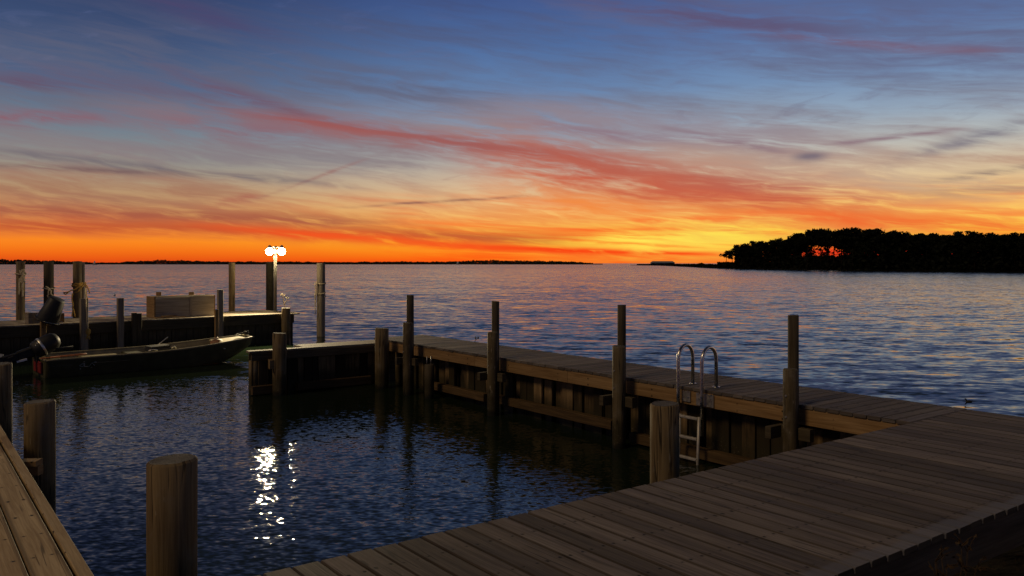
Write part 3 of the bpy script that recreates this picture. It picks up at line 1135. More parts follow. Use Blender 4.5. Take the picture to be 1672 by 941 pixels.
def finger():
    root = thing('finger_pier', 'long narrow plank pier running away from the boardwalk with a wooden bulkhead below', 'pier', ab(.55, 5.4, 0))
    m = MB()
    b = 0.035
    pitch = .1475
    while b < 10.85:
        dz = rnd.uniform(-.0014, .0014)
        m.board(ab(-.012 + rnd.uniform(-.006, .006), b + pitch / 2, D - T / 2 + dz), ab(1.135 + rnd.uniform(-.006, .006), b + pitch / 2, D - T / 2 + dz),
                pitch - rnd.uniform(.006, .011), T, ch=.006)
        b += pitch
    m.build('decking', [M_FDECK], root)
    f = MB()
    cuts = [0.03, 2.55, 5.0, 7.35, 9.3, 10.3]
    for q0, q1 in zip(cuts, cuts[1:]):
        fascia_board(f, 0.018, q0 + .003, 0.018, q1 - .003, D - T - .003, .175)
    f.build('fascia', [M_FASCIA], root)
    g = MB()
    fascia_board(g, 1.11, -.03, 1.11, 10.85, D - T - .003, .19)
    fascia_board(g, 0.2, 10.83, 1.08, 10.83, D - T - .003, .19)
    for bb in [0.5 + .9 * k for k in range(12)]:
        g.board(ab(.05, bb, D - T - .10), ab(1.08, bb, D - T - .10), .045, .17)
    g.build('frame_beam', [M_BEAM], root)
    # bulkhead sheathing: vertical planks, some set back, bottoms in the water
    w = MB()
    b = 0.05
    r = random.Random(5)
    while b < 10.5:
        wd = r.choice((.10, .14, .19, .19, .24))
        back = r.choice((0.0, 0.0, .015, .05, .12))
        top = D - T - .185 - (r.uniform(0, .05) if r.random() < .4 else 0)
        c0, c1 = ab(.17 + back, b + wd / 2, -.6), ab(.17 + back, b + wd / 2, top)
        w.board(c0, c1, wd - r.uniform(.004, .02), .04, up=(EB.x, EB.y, 0), ch=.004, tone=r.random())
        b += wd
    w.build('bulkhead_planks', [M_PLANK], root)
    w2 = MB()
    fascia_board(w2, .36, .05, .36, 10.5, D - T - .2, 1.2, .03, .4)
    w2.build('backing_wall', [M_POST], root)
    for q0, q1, zt in ((7.15, 9.05, .225), (4.15, 6.85, .25), (0.6, 3.8, .15)):
        q = MB()
        fascia_board(q, 0.09, q0, 0.09, q1, zt, .125, .11, tone=r.random())
        q.build('waler', [M_WALER], root)
    for bb in (1.2, 3.1, 5.9, 8.4):
        st = MB()
        c = ab(.62, bb)
        st.pile(c.x, c.y, -1, D - T - .19, .11, 16)
        st.build('support_post', [M_PILE, M_END], root)


finger()


def return_dock():
    ZR = 0.80
    root = thing('return_dock', 'short low dock with pale cap turning left from the end of the long pier', 'dock', ab(-1.2, 10.9, 0))
    m = MB()
    for k in range(4):
        m.board(ab(-1.55 + rnd.uniform(-.01, .01), 10.72 + k * .165, ZR - T / 2), ab(0.22, 10.72 + k * .165, ZR - T / 2), .158, T, ch=.004)
    m.board(ab(-2.64, 10.715, ZR - T / 2 + .001), ab(-1.555, 10.715, ZR - T / 2 + .001), .19, T, ch=.004)
    m.build('decking', [M_GREYW], root)
    f = MB()
    fascia_board(f, -2.6, 10.655, 0.05, 10.655, ZR - T - .002, .14)
    fascia_board(f, -1.54, 10.69, -1.54, 11.26, ZR - T - .002, .14)
    f.build('fascia', [M_BEAM], root)
    w = MB()
    a = -2.58
    r = random.Random(8)
    while a < 0.1:
        wd = r.choice((.12, .16, .2))
        w.board(ab(a + wd / 2, 10.72 + r.choice((0, .02, .09)), -.6), ab(a + wd / 2, 10.72 + r.choice((0, .02)), ZR - T - .13), wd - .012, .04, up=(EF.x, EF.y, 0), tone=r.random())
        a += wd
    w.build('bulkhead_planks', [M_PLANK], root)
    w2 = MB()
    fascia_board(w2, -2.56, 10.90, .5, 10.90, ZR - T - .02, 1.2, .03, .4)
    w2.build('backing_wall', [M_POST], root)
    for a0, a1 in ((-2.6, -2.2), (-1.75, -.25)):
        q = MB()
        fascia_board(q, a0, 10.63, a1, 10.63, .17, .15, .10)
        q.build('waler', [M_WALER], root)
    for aa, bb in ((-1.4, 11.15), (-.5, 11.15), (-2.5, 10.8)):
        b2 = MB()
        c = ab(aa, bb)
        b2.pile(c.x, c.y, -1, ZR - T - .145, .09, 16)
        b2.build('support_post', [M_PILE, M_END], root)


return_dock()


def near_dock():
    root = thing('near_dock', 'newer dock in lamplit yellow-brown with lengthwise planks in the bottom left corner', 'dock', ab(-7.7, 4, 0))
    m = MB()
    xs = [(-6.9, .062)] + [(-6.98 - .172 * k, .163) for k in range(9)]
    for k, (a, w) in enumerate(xs):
        if k == 0:
            m.board(ab(a - .031, -.02, D - T / 2), ab(a - .031, 9.0, D - T / 2), w, T, ch=.004)
        else:
            st = -.02
            cuts = [st, 2.2 + (k % 3) * 1.3, 5.6 + (k % 2) * 1.2, 9.0]
            for c0, c1 in zip(cuts, cuts[1:]):
                m.board(ab(a - w / 2, c0 + .002, D - T / 2 + rnd.uniform(-.001, .001)), ab(a - w / 2, c1 - .002, D - T / 2), w, T, ch=.004)
    m.build('decking', [M_NEWLIT], root)
    f = MB()
    fascia_board(f, -6.935, 0.02, -6.935, 8.95, D - T - .002, .20)
    fascia_board(f, -8.4, 0.02, -8.4, 8.95, D - T - .002, .20)
    fascia_board(f, -8.36, 8.92, -6.97, 8.92, D - T - .002, .20)
    f.build('fascia', [M_FASCIA], root)
    j = MB()
    for bb in [.4 + .8 * k for k in range(11)]:
        j.board(ab(-8.36, bb, D - T - .10), ab(-6.97, bb, D - T - .10), .045, .18)
    j.build('joists', [M_BEAM], root)
    for bb in (1.4, 5.0, 8.4):
        for aa in (-8.2, -7.15):
            q = MB()
            c = ab(aa, bb)
            q.pile(c.x, c.y, -1, D - T - .195, .11, 16)
            q.build('support_post', [M_PILE, M_END], root)


near_dock()


# ------------------------------------------------------------------ free-standing round pilings round the basin
def piling(px, d, ytop, wpx, label, mat=None, shift=(0, 0), tone=None, group=None, z0=-1.2):
    p = at(px, d)
    r = wpx / F * d / 2
    m = MB()
    z1 = zof(ytop, d)
    m.pile(p.x, p.y, z0, z1, r, 36, tone=tone, seed=px * .01)
    o = m.build('piling', [mat or M_PILE, M_END], None, (p.x, p.y, 0))
    return tag(o, label, 'piling', group)


G1 = 'round pilings standing in the basin'
piling(281, 4.45, 750, 78, 'thick round piling nearest the viewer, in the bottom left water', tone=.31, group=G1)
piling(65, 7.5, 655.5, 46, 'round piling beside the left dock, behind the nearest one', tone=.62, group=G1)
piling(0, 10.2, 594, 35, 'round piling cut off by the left edge of the photo', tone=.12, group=G1)
piling(1085, 7.36, 659, 47, 'thick round piling in front of the swim ladder', tone=.45, group=G1)
piling(623.5, 15.55, 536, 22, 'round piling in the corner where long pier and short dock meet', tone=.7, group=G1)


def ledge():
    m = MB()
    c = P(40, 757, .80)
    m.board(c - Vector((.14, 0, 0)), c + Vector((.10, .03, 0)), .12, .045)
    m.board(c + Vector((-.03, .02, -.06)), c + Vector((.11, .03, -.06)), .09, .07)
    o = m.build('brace_block', [M_FASCIA], None, c)
    tag(o, 'small wooden brace between left dock edge and the round piling beside it', 'brace')


ledge()


def capped_pile(px, d, ytop, wpx, label):
    """piling at the short dock with a wale block clamped round it"""
    p = at(px, d)
    root = thing('piling', label, 'piling', (p.x, p.y, 0), G1)
    m = MB()
    m.pile(p.x, p.y, -1.2, zof(ytop, d), wpx / F * d / 2, 32, tone=.55)
    m.build('post', [M_PILE, M_END], root)
    q = MB()
    c = Vector((p.x, p.y, .56))
    e = Vector((EB.x, EB.y, 0))
    f = Vector((EF.x, EF.y, 0))
    q.board(c - e * .20 - f * .02, c + e * .02 - f * .02, .06, .16)
    q.board(c - e * .16 + f * .12, c + e * .16 + f * .12, .06, .16)
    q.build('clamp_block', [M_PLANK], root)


capped_pile(456.5, 14.75, 544, 22.5, 'round piling with a clamp block standing in front of the short dock')


def post_pair(px, d, yshort, ytall, wx, w_s, w_t, px_t, label):
    """short round pile with a tall slim post bolted on behind"""
    c = at(px, d)
    root = thing('mooring_post', label, 'mooring post', (c.x, c.y, 0), 'paired short and tall posts along the long pier')
    m = MB()
    m.pile(c.x, c.y, -1.2, zof(yshort, d), w_s / F * d / 2, 24)
    m.build('short_pile', [M_PILED, M_END], root)
    t = MB()
    d2 = d + .10
    q = at(px_t, d2)
    r = w_t / F * d2 / 2
    n = MB()
    t.pile(q.x, q.y, -.4, zof(ytall, d2), r, 24, cham=.004)
    t.build('tall_post', [M_POST, M_END], root)
    k = MB()
    e = Vector((EF.x, EF.y, 0))
    g = Vector((EB.x, EB.y, 0))
    cc = Vector((c.x, c.y, .60)) - g * .035
    k.board(cc - e * .21 + g * .10, cc + e * .19 + g * .10, .07, .13)
    k.board(cc + e * .13 - g * .02, cc + e * .20 - g * .02, .2, .125)
    k.build('clamp_block', [M_POST], root)
    for zz in (D - .10, D + .12):
        b = MB()
        p = Vector((c.x, c.y, zz)) - g * (w_s / F * d / 2 - .004)
        b.tube([p, p - g * .012], .012, 8)
        b.build('bolt', [M_GALV], root)


post_pair(666, 14.75, 527, 482, 0, 16.5, 12, 669.8, 'paired posts farthest along the pier, beside the corner piling')
post_pair(804.5, 12.75, 542, 492, 0, 17.5, 12.5, 809, 'paired posts between the farthest pair and the ladder pair, second along the pier')
post_pair(1010.5, 10.5, 565, 498, 0, 21, 14, 1015, 'paired posts just left of the swim ladder')
post_pair(1290.5, 8.52, 602, 515, 0, 23.5, 17.5, 1295.3, 'largest paired posts on the pier, right of the swim ladder')


def stub_pile():
    c = at(701, 14.35)
    root = thing('stub_piling', 'cut-off short piling under the pier edge beside the farthest paired posts', 'piling', (c.x, c.y, 0))
    m = MB()
    m.pile(c.x, c.y, -1.2, .60, .085, 22, tone=.8)
    m.build('post', [M_POST, M_END], root)
    for s in (-.04, .03):
        b = MB()
        b.tube([c + Vector((s, -.02, .58)), c + Vector((s, -.02, .74))], .009, 8)
        b.build('bolt', [M_GALV], root)


stub_pile()


# ------------------------------------------------------------------ swim ladder
def ladder():
    def solve(px, a):
        lo, hi = 0.0, 8.0
        for _ in range(50):
            mid = (lo + hi) / 2
            if pxof(ab(a, mid)) > px:
                lo = mid
            else:
                hi = mid
        return lo
    b1, b2 = solve(1107.5, -.085), solve(1146, -.085)
    root = thing('swim_ladder', 'silver swim ladder with two hooped handrails bolted to the pier', 'ladder', ab(0, (b1 + b2) / 2, 0))
    zt = 1.375
    for bb in (b1, b2):
        m = MB()
        af, ar = -.085, .25
        br = bb + .06
        r = (ar - af) / 2
        pts = [ab(af, bb, .34 if bb == b2 else .5), ab(af, bb, .8), ab(af, bb, zt - r)]
        for k in range(1, 12):
            t = math.pi * k / 12
            q = (1 - math.cos(t)) / 2
            pts.append(ab((af + ar) / 2 - math.cos(t) * r, bb + (br - bb) * q, zt - r + math.sin(t) * r))
        pts += [ab(ar, br, zt - r), ab(ar, br, D)]
        m.tube(pts, .0215, 14)
        h = m.build('handrail', [M_STEEL], root)
        p = MB()
        p.tube([ab(ar, br, D + .0005), ab(ar, br, D + .008)], .045, 18)
        for k in range(4):
            a = .785 + k * 1.571
            c = ab(ar, br, D + .007) + Vector((math.cos(a) * .033, math.sin(a) * .033, 0))
            p.tube([c, c + Vector((0, 0, .005))], .006, 8)
        p.build('foot_plate', [M_STEEL], h)
    pl = MB()
    fascia_board(pl, -.014, b1 - .01, -.014, b1 - .13, .83, .13, .012)
    pl.build('mounting_plate', [M_GALV], root)
    pl = MB()
    fascia_board(pl, -.016, b2 + .14, -.016, b2 - .12, .83, .15, .012)
    pl.build('mounting_plate', [M_GALV], root)
    for bb in (b1 - .03, b1 - .10, b2 + .1, b2 - .09):
        for zz in (.86, .79):
            q = MB()
            p = ab(-.021, bb, zz - .03)
            q.tube([p, p - Vector((EB.x, EB.y, 0)) * .008], .009, 8)
            q.build('bolt', [M_STEEL], root)
    for bb in (b1 - .035, b2 + .035):
        s = MB()
        s.tube([ab(-.095, bb, .56), ab(-.115, bb, .1), ab(-.13, bb, -.25)], .018, 12)
        s.build('side_rail', [M_RUNG], root)
    for k, zz in enumerate((.535, .295, .055, -.15)):
        a = -.097 - .04 * (.56 - zz) / .8
        g = MB()
        g.board(ab(a, b1 - .045, zz), ab(a, b2 + .045, zz), .05, .034, ch=.01)
        g.build('rung', [M_RUNG], root)


ladder()

# ------------------------------------------------------------------ far pier on the left
PO = Vector((-6.55, 24.55))
EP = Vector((0.737, 0.676)).normalized()
EN = Vector((-EP.y, EP.x))


def pp(u, v, z=0.0):
    q = PO + EP * u + EN * v
    return Vector((q.x, q.y, z))


def far_pier():
    root = thing('far_pier', 'lamp-lit wooden pier beyond the moored boat on the left', 'pier', pp(-5, 1, 0))
    m = MB()
    u = -13.0
    pitch = .145
    while u < -.02:
        m.board(pp(u + pitch / 2, -.02 + rnd.uniform(-.01, .01), D - T / 2), pp(u + pitch / 2, 2.06, D - T / 2), pitch - .008, T, ch=.004)
        u += pitch
    m.build('decking', [M_GREYW], root)
    f = MB()
    for v in (.02, 2.03):
        f.board(pp(-13, v, D - T - .13), pp(-.02, v, D - T - .13), .045, .25)
    f.board(pp(-.03, .05, D - T - .13), pp(-.03, 2.0, D - T - .13), .045, .25)
    f.build('fascia', [M_POST], root)
    w = MB()
    u = -13.0
    while u < -.2:
        w.board(pp(u + .1, .12 + rnd.choice((0, .03)), -.5), pp(u + .1, .12, D - T - .26), .19, .04, up=(EN.x, EN.y, 0))
        u += .2
    for v in [.2 + .2 * k for k in range(9)]:
        w.board(pp(-.14, v, -.5), pp(-.14, v, D - T - .26), .19, .04, up=(EP.x, EP.y, 0))
    w.build('bulkhead_planks', [M_POST], root)
    k = MB()
    k.board(pp(-13, .24, .05), pp(-.3, .24, .05), .03, 1.1)
    k.board(pp(-.32, .26, .05), pp(-.32, 1.98, .05), .03, 1.1)
    k.build('backing_wall', [M_POST], root)
    t = MB()
    t.board(pp(-.05, -.12, D - .02), pp(.02, 1.2, D - .02), .30, .04)
    t.build('end_plank', [M_GREYW], root)


far_pier()


def on_front(px, off=-.08):
    """point on the camera side of the far pier seen at photo column px"""
    lo, hi = -13.0, 2.0
    for _ in range(50):
        mid = (lo + hi) / 2
        if pxof(pp(mid, off)) < px:
            lo = mid
        else:
            hi = mid
    return pp(lo, off)


def on_back(px, off=2.16):
    lo, hi = -13.0, 3.0
    for _ in range(50):
        mid = (lo + hi) / 2
        if pxof(pp(mid, off)) < px:
            lo = mid
        else:
            hi = mid
    return pp(lo, off)


def round_post(p, ytop, wpx, label, mat, name='piling', group='poles around the far pier', z0=-1.2):
    d = p.y
    m = MB()
    m.pile(p.x, p.y, z0, zof(ytop, d), wpx / F * d / 2, 22, cham=.006)
    return tag(m.build(name, [mat, M_END], None, (p.x, p.y, 0)), label, 'piling' if name == 'piling' else 'post', group)


def square_post(p, ytop, w1, w2, label, mat, z0=-.6, group='short posts along the far pier'):
    d = p.y
    m = MB()
    zt = zof(ytop, d)
    ww = w1 / F * d
    m.board((p.x, p.y, z0), (p.x, p.y, zt), w2, ww * .9, up=(EP.x, EP.y, 0), ch=.006, endmi=1)
    return tag(m.build('post', [mat, M_END], None, (p.x, p.y, 0)), label, 'post', group)


b34 = on_back(33.5)
round_post(b34, 427, 13, 'tall brown piling at far left behind the far pier, pale rope hanging on it', M_PILE)
b79 = on_back(79.5)
round_post(b79, 427, 15, 'tall dark piling behind the black bucket', M_POST)
b126 = on_back(126.5)
round_post(b126, 427, 13.5, 'thick tall yellowish piling wrapped in yellow rope', M_PILE)
b135 = on_back(135, 2.3)
round_post(b135, 428, 6.5, 'slim pale pole touching the rope-wrapped piling', M_GREYW)
b378 = on_back(378.5)
round_post(b378, 429, 10, 'tall grey pole behind the far pier left of the lamp', M_PILE)
b441 = on_back(440.5, 2.7)
round_post(b441, 428, 12, 'tall dark pole right behind the lamp post', M_UNLIT)
p524 = at(524, 26.6)
round_post(p524, 430, 13.5, 'tall pale lamp-lit pole standing in open water right of the lamp', M_GREYW)

square_post(on_front(137), 488, 12, .15, 'grey post on the far pier with a rope knot hanging down its side', M_GREYW)
square_post(on_front(196.5), 487, 10.5, .13, 'bare pale square post in front of the far pier, right of the rope', M_GREYW)
square_post(on_front(219), 511, 8, .10, 'left half of the low dark double post in front of the far pier', M_POST)
square_post(on_front(227, -.10), 512, 8, .10, 'right half of the low dark double post in front of the far pier', M_POST)
square_post(on_front(359.5, -.04), 473, 9, .12, 'pale upright post at the right end of the wooden crate', M_GREYW)
square_post(on_front(353.5, -.16), 506, 6, .08, 'short brown post fixed beside the pale post by the crate', M_FASCIA, z0=.3)
square_post(on_front(70.5), 522, 9, .13, 'short pale post underneath the black bucket', M_FASCIA)
pe = on_front(467, -.16)
round_post(pe, 503, 14, 'stout post at the lamp end of the far pier with a rope end on top', M_PILE, name='post', group='short posts along the far pier')


# ropes -----------------------------------------------------------------
def rope(lines, r, mat, label, name='rope', n=6):
    m = MB()
    for L in lines:
        m.tube(L, r, n)
    o = m.build(name, [mat], None, lines[0][0])
    return tag(o, label, 'rope')


def rope_wrap(c, r, z, turns, rise, seed, sway=.01):
    rr = random.Random(seed)
    pts = []
    for k in range(int(turns * 14) + 1):
        a = k / 14 * 6.283
        pts.append(Vector((c.x + math.cos(a) * (r + rr.uniform(0, sway)), c.y + math.sin(a) * (r + rr.uniform(0, sway)), z + rise * k / (turns * 14) + rr.uniform(-.012, .012))))
    return pts


def hang(p, q, sag, n=8, wob=0.0, seed=1):
    rr = random.Random(seed)
    p, q = Vector(p), Vector(q)
    out = []
    for k in range(n + 1):
        t = k / n
        v = p.lerp(q, t)
        v.z -= sag * 4 * t * (1 - t)
        v += Vector((rr.uniform(-wob, wob), rr.uniform(-wob, wob) * .5, rr.uniform(-wob, wob)))
        out.append(v)
    return out


def pz(px, py, d):
    return Vector(((px - 836) / F * d, d, zof(py, d)))


d1 = b126.y - .16
R126 = 13.5 / F * b126.y / 2 + .012
rope([rope_wrap(b126, R126, zof(462, b126.y), 2.6, -.12, 3), rope_wrap(b126, R126, zof(468, b126.y), 2.2, .10, 4, .02),
      hang(pz(138, 462, d1), pz(104, 479, d1 - .1), .05, 8, .02, 3), hang(pz(137, 463, d1), pz(122, 478, d1), .06, 8, .01, 4),
      hang(pz(138, 462, d1), pz(147, 478, d1), -.03, 7, .02, 5), hang(pz(104, 479, d1 - .1), pz(112, 476, d1 - .1), .05, 5, .02, 6),
      hang(pz(119, 480, d1), pz(119, 517, d1), .0, 8, .025, 7), hang(pz(138, 462, d1), pz(143, 488, d1), .0, 6, .02, 8),
      hang(pz(119, 503, d1), pz(123, 517, d1), .03, 6, .02, 9)],
     .016, M_ROPE, 'frayed yellow rope tangled round the thick tall piling')
f137 = on_front(137)
d2 = f137.y - .12
rope([hang(pz(139, 470, d2), pz(143, 536, d2), 0, 8, .008, 2), hang(pz(142, 540, d2), pz(145, 551, d2), 0, 4, .01, 5)], .012, M_ROPEP, 'pale rope hanging down the grey post on the far pier')
kn = MB()
kc = pz(144, 542, d2)
kn.ball(kc, (.062, .05, .085), 12, 8)
for k in range(5):
    kn.tube(hang(kc + Vector((0, 0, -.05)), kc + Vector((-.06 + .03 * k, -.01, -.17 - .02 * (k % 2))), 0, 4, .008, k), .009, 6)
tag(kn.build('rope_knot', [M_ROPE], None, kc), 'yellow rope knot with frayed ends at the foot of the hanging rope', 'knot')
d3 = b79.y - .2
rope([rope_wrap(b79, 15 / F * b79.y / 2 + .012, zof(470, b79.y), 1.2, -.03, 8), hang(pz(80, 471, d3), pz(78, 486, d3), 0, 6, .012, 3), hang(pz(81, 471, d3), pz(86, 485, d3), 0, 6, .012, 4), hang(pz(80, 471, d3), pz(75, 468, d3), 0, 3, .01, 9)],
     .016, M_ROPEP, 'pale rope tied round the dark piling above the black bucket')
d4 = b34.y - .16
rope([hang(pz(34, 441, d4), pz(37, 486, d4), 0, 10, .02, 4), hang(pz(39, 440, d4), pz(37, 470, d4), 0, 8, .02, 5), hang(pz(36, 440, d4), pz(40, 462, d4), 0, 6, .02, 6), hang(pz(33, 455, d4), pz(31, 483, d4), 0, 6, .02, 7),
      rope_wrap(b34, 13 / F * b34.y / 2 + .012, zof(446, b34.y), 1.1, -.04, 8)],
     .018, M_ROPEP, 'bundle of pale rope hung on the brown piling at far left')
d5 = 26.42
rope([rope_wrap(p524, 13.5 / F * 26.6 / 2 + .012, zof(462, 26.6), 1.2, -.05, 2), rope_wrap(p524, 13.5 / F * 26.6 / 2 + .012, zof(484, 26.6), 1.1, .12, 2), hang(pz(517, 460, d5), pz(514.5, 500, d5), .02, 9, .015, 3), hang(pz(515, 461, d5), pz(514, 514, d5), .02, 9, .02, 4)],
     .014, M_ROPEP, 'thin white line looped on the lamp-lit pole in open water')
d6 = pe.y
rope([hang(pz(466, 504, d6), pz(461, 481, d6), 0, 6, .015, 3), hang(pz(461, 481, d6), pz(470, 488, d6), -.03, 6, .02, 4), hang(pz(463, 484, d6), pz(472, 487, d6), .02, 6, .02, 5), hang(pz(464, 500, d6), pz(468, 489, d6), 0, 4, .02, 6), hang(pz(461, 480, d6), pz(458, 483, d6), 0, 3, .01, 7)],
     .012, M_ROPEP, 'stiff frayed rope end sticking up from the post by the lamp')


# wooden crate on the far pier ------------------------------------------
def crate():
    # long weathered box on the pier, with its two back posts
    u0, u1 = None, None
    def solve(px, v):
        lo, hi = -13.0, 2.0
        for _ in range(50):
            mid = (lo + hi) / 2
            if pxof(pp(mid, v)) < px:
                lo = mid
            else:
                hi = mid
        return lo
    u0, u1 = solve(254, .42), solve(349, .42)
    zt = D + .36
    c = pp((u0 + u1) / 2, .65, D)
    root = thing('wooden_crate', 'long weathered grey wooden box standing on the far pier', 'crate', c)
    zt = zof(485.5, pp(u0, .42).y)
    v0, v1 = .42, 1.02
    h = zt - D
    m = MB()
    mid = (u0 + u1) / 2 + .15
    m.board(pp(u0, v0, D + h / 2 + .01), pp(u1, v0, D + h / 2 + .01), .03, h, tone=.31)
    m.build('side_panel', [M_CRATE_LIT], root)
    m = MB()
    m.board(pp(u0, v1, D + h / 2 + .01), pp(u1, v1, D + h / 2 + .01), .03, h, tone=.7)
    m.build('side_panel', [M_CRATE_LIT], root)
    e = MB()
    e.board(pp(u0 - .02, v0 - .01, D + h / 2 + .01), pp(u0 - .02, v1 + .01, D + h / 2 + .01), .035, h + .01, tone=.5)
    e.build('end_panel', [M_FASCIA], root)
    e = MB()
    e.board(pp(u1 + .02, v0 - .01, D + h / 2 + .01), pp(u1 + .02, v1 + .01, D + h / 2 + .01), .035, h + .01, tone=.2)
    e.build('end_panel', [M_FASCIA], root)
    b = MB()
    for k in range(4):
        v = v0 + .08 + .145 * k
        b.board(pp(u0, v, D + .03), pp(u1, v, D + .03), .14, .03)
    b.build('bottom', [M_GREYW], root)
    r = MB()
    r.board(pp(u0, v0 - .026, zt - .045), pp(mid, v0 - .026, zt - .03), .02, .05, tone=.4)
    r.board(pp(mid, v0 - .026, D + .02), pp(mid, v0 - .026, zt), .07, .02, up=(EN.x, EN.y, 0), tone=.6)
    r.build('batten', [M_CRATE_LIT], root)
    for px, w in ((259, 7), (312.5, 7)):
        uu = solve(px, v1 + .08)
        q = MB()
        p = pp(uu, v1 + .08)
        q.board((p.x, p.y, D), (p.x, p.y, zof(477, p.y)), .09, w / F * p.y, up=(EP.x, EP.y, 0), endmi=1)
        q.build('corner_post', [M_FASCIA, M_END], root)
    # loose planks under its front left corner
    l = MB()
    l.board(pp(u0 - .1, .22, D + .02), pp(u0 + .75, .28, D + .02), .13, .035)
    l.board(pp(u0 + .1, .2, D + .055), pp(u0 + .5, .34, D + .055), .10, .03)
    tag(l.build('loose_planks', [M_FASCIA], None, pp(u0 + .3, .25, D)), 'two loose plank offcuts lying before the left end of the wooden crate', 'planks')


crate()


def low_box():
    d = on_front(75, .5).y
    c = P(75, 525, D)
    c = pp((Vector((c.x, c.y)) - PO).dot(EP), .55, D)
    root = thing('low_box', 'low open wooden box on the far pier behind the black bucket', 'box', c)
    s = c.y / F
    def loc(px, v):
        lo, hi = -14.0, 2.0
        for _ in range(50):
            mid = (lo + hi) / 2
            if pxof(pp(mid, v)) < px:
                lo = mid
            else:
                hi = mid
        return lo
    u0, u1 = loc(49, .45), loc(101, .45)
    h = .27
    e = MB()
    e.board(pp(u0, .40, D + h / 2), pp(u0, .75, D + h / 2), .09, h)
    e.build('end_panel', [M_GREYW], root)
    e2 = MB()
    e2.board(pp(u1, .40, D + h / 2 - .02), pp(u1, .75, D + h / 2 - .02), .09, h - .04)
    e2.build('end_panel', [M_FASCIA], root)
    b = MB()
    b.board(pp(u0 + .05, .72, D + h / 2), pp(u1 - .05, .72, D + h / 2), .03, h * .9)
    b.board(pp(u0 + .05, .55, D + .02), pp(u1 - .05, .55, D + .02), .30, .03)
    b.build('back_panel', [M_GREYW], root)


low_box()


def bucket():
    f = on_front(72, -.12)
    d = f.y - .02
    top = pz(94, 488, d)
    bot = pz(76.5, 524, d)
    ax = (top - bot)
    L = ax.length
    M = Matrix.Translation(bot) @ ax.to_track_quat('Z', 'Y').to_matrix().to_4x4()
    r0, r1 = 17.5 / F * d, 11.8 / F * d
    root = thing('black_bucket', 'big black plastic bucket tipped upside down over a short post', 'bucket', bot)
    m = MB()
    m.lathe([(r0, 0), (r0 * .985, L * .1), (r1 * 1.02, L * .97), (r1 * .95, L), (.001, L)], M, 32)
    m.lathe([(r0 * .97, 0.001), (r1 * .98, L * .95)], M, 32)
    m.build('shell', [M_BLACK], root)
    q = MB()
    q.lathe([(r0 + .002, .0), (r0 + .02, .004), (r0 + .022, .03), (r0 + .003, .036)], M, 32)
    q.build('rim', [M_BLACK], root)
    h = MB()
    pts = []
    for k in range(13):
        a = math.pi * k / 12
        pts.append(M @ Vector((-math.cos(a) * (r0 + .024), -.06 - math.sin(a) * .07 - r0 * .82 * math.sin(a), .035 + .05 * math.sin(a))))
    h.tube(pts, .006, 6)
    h.build('wire_handle', [M_STEEL], root)


bucket()


# dock lamp ---------------------------------------------------------------
def dock_lamp():
    d = 25.4
    b = at(449.5, d, D)
    root = thing('dock_lamp', 'white dock lamp post with two glowing globe heads at the end of the far pier', 'lamp', b)
    zc = zof(411, d)
    m = MB()
    m.tube([b, Vector((b.x, b.y, zc - .12))], .048, 16)
    m.tube([b + Vector((0, 0, .001)), b + Vector((0, 0, .02))], .10, 16)
    m.build('pole', [M_POLEPAINT], root)
    a = MB()
    a.tube([Vector((b.x, b.y, zc - .15)), Vector((b.x, b.y, zc + .17))], .03, 12)
    zb = zof(403, d)
    a.tube([pz(442, 403.5, d), pz(458.5, 403.5, d)], .018, 8)
    a.build('cross_arm', [M_GALV], root)
    for px, aim in ((440.2, pz(230, 600, 16.5)), (460.0, pz(560, 620, 14.0))):
        c = pz(px, 411, d)
        g = MB()
        g.ball(c, (.116, .116, .112), 24, 14)
        h = g.build('globe', [M_GLOBE], root)
        k = MB()
        cp = Vector((c.x, c.y, c.z + .106))
        k.lathe([(.085, 0), (.075, .03), (.045, .05), (.035, .085), (.001, .10)], Matrix.Translation(cp), 18)
        k.build('cap', [M_GALV], root)
        # each head throws its flood towards the basin
        ld = bpy.data.lights.new('lamp_beam', 'SPOT')
        ld.energy = 1700
        ld.color = (1.0, 0.80, 0.46)
        ld.spot_size = math.radians(130)
        ld.spot_blend = 0.9
        ld.shadow_soft_size = 0.10
        lo = bpy.data.objects.new('lamp_beam', ld)
        COL.objects.link(lo)
        lo.parent = root
        dv = (aim - c).normalized()
        lo.location = c + dv * .25 - root.location
        lo.rotation_euler = (-dv).to_track_quat('Z', 'Y').to_euler()


dock_lamp()

# ------------------------------------------------------------------ jon boat
BO = Vector((-10.02, 17.25))
BA = Vector((0.757, 0.653)).normalized()
BN = Vector((-BA.y, BA.x))
BL = 4.52


def bp(s, w, z):
    q = BO + BA * s + BN * w
    return Vector((q.x, q.y, z))


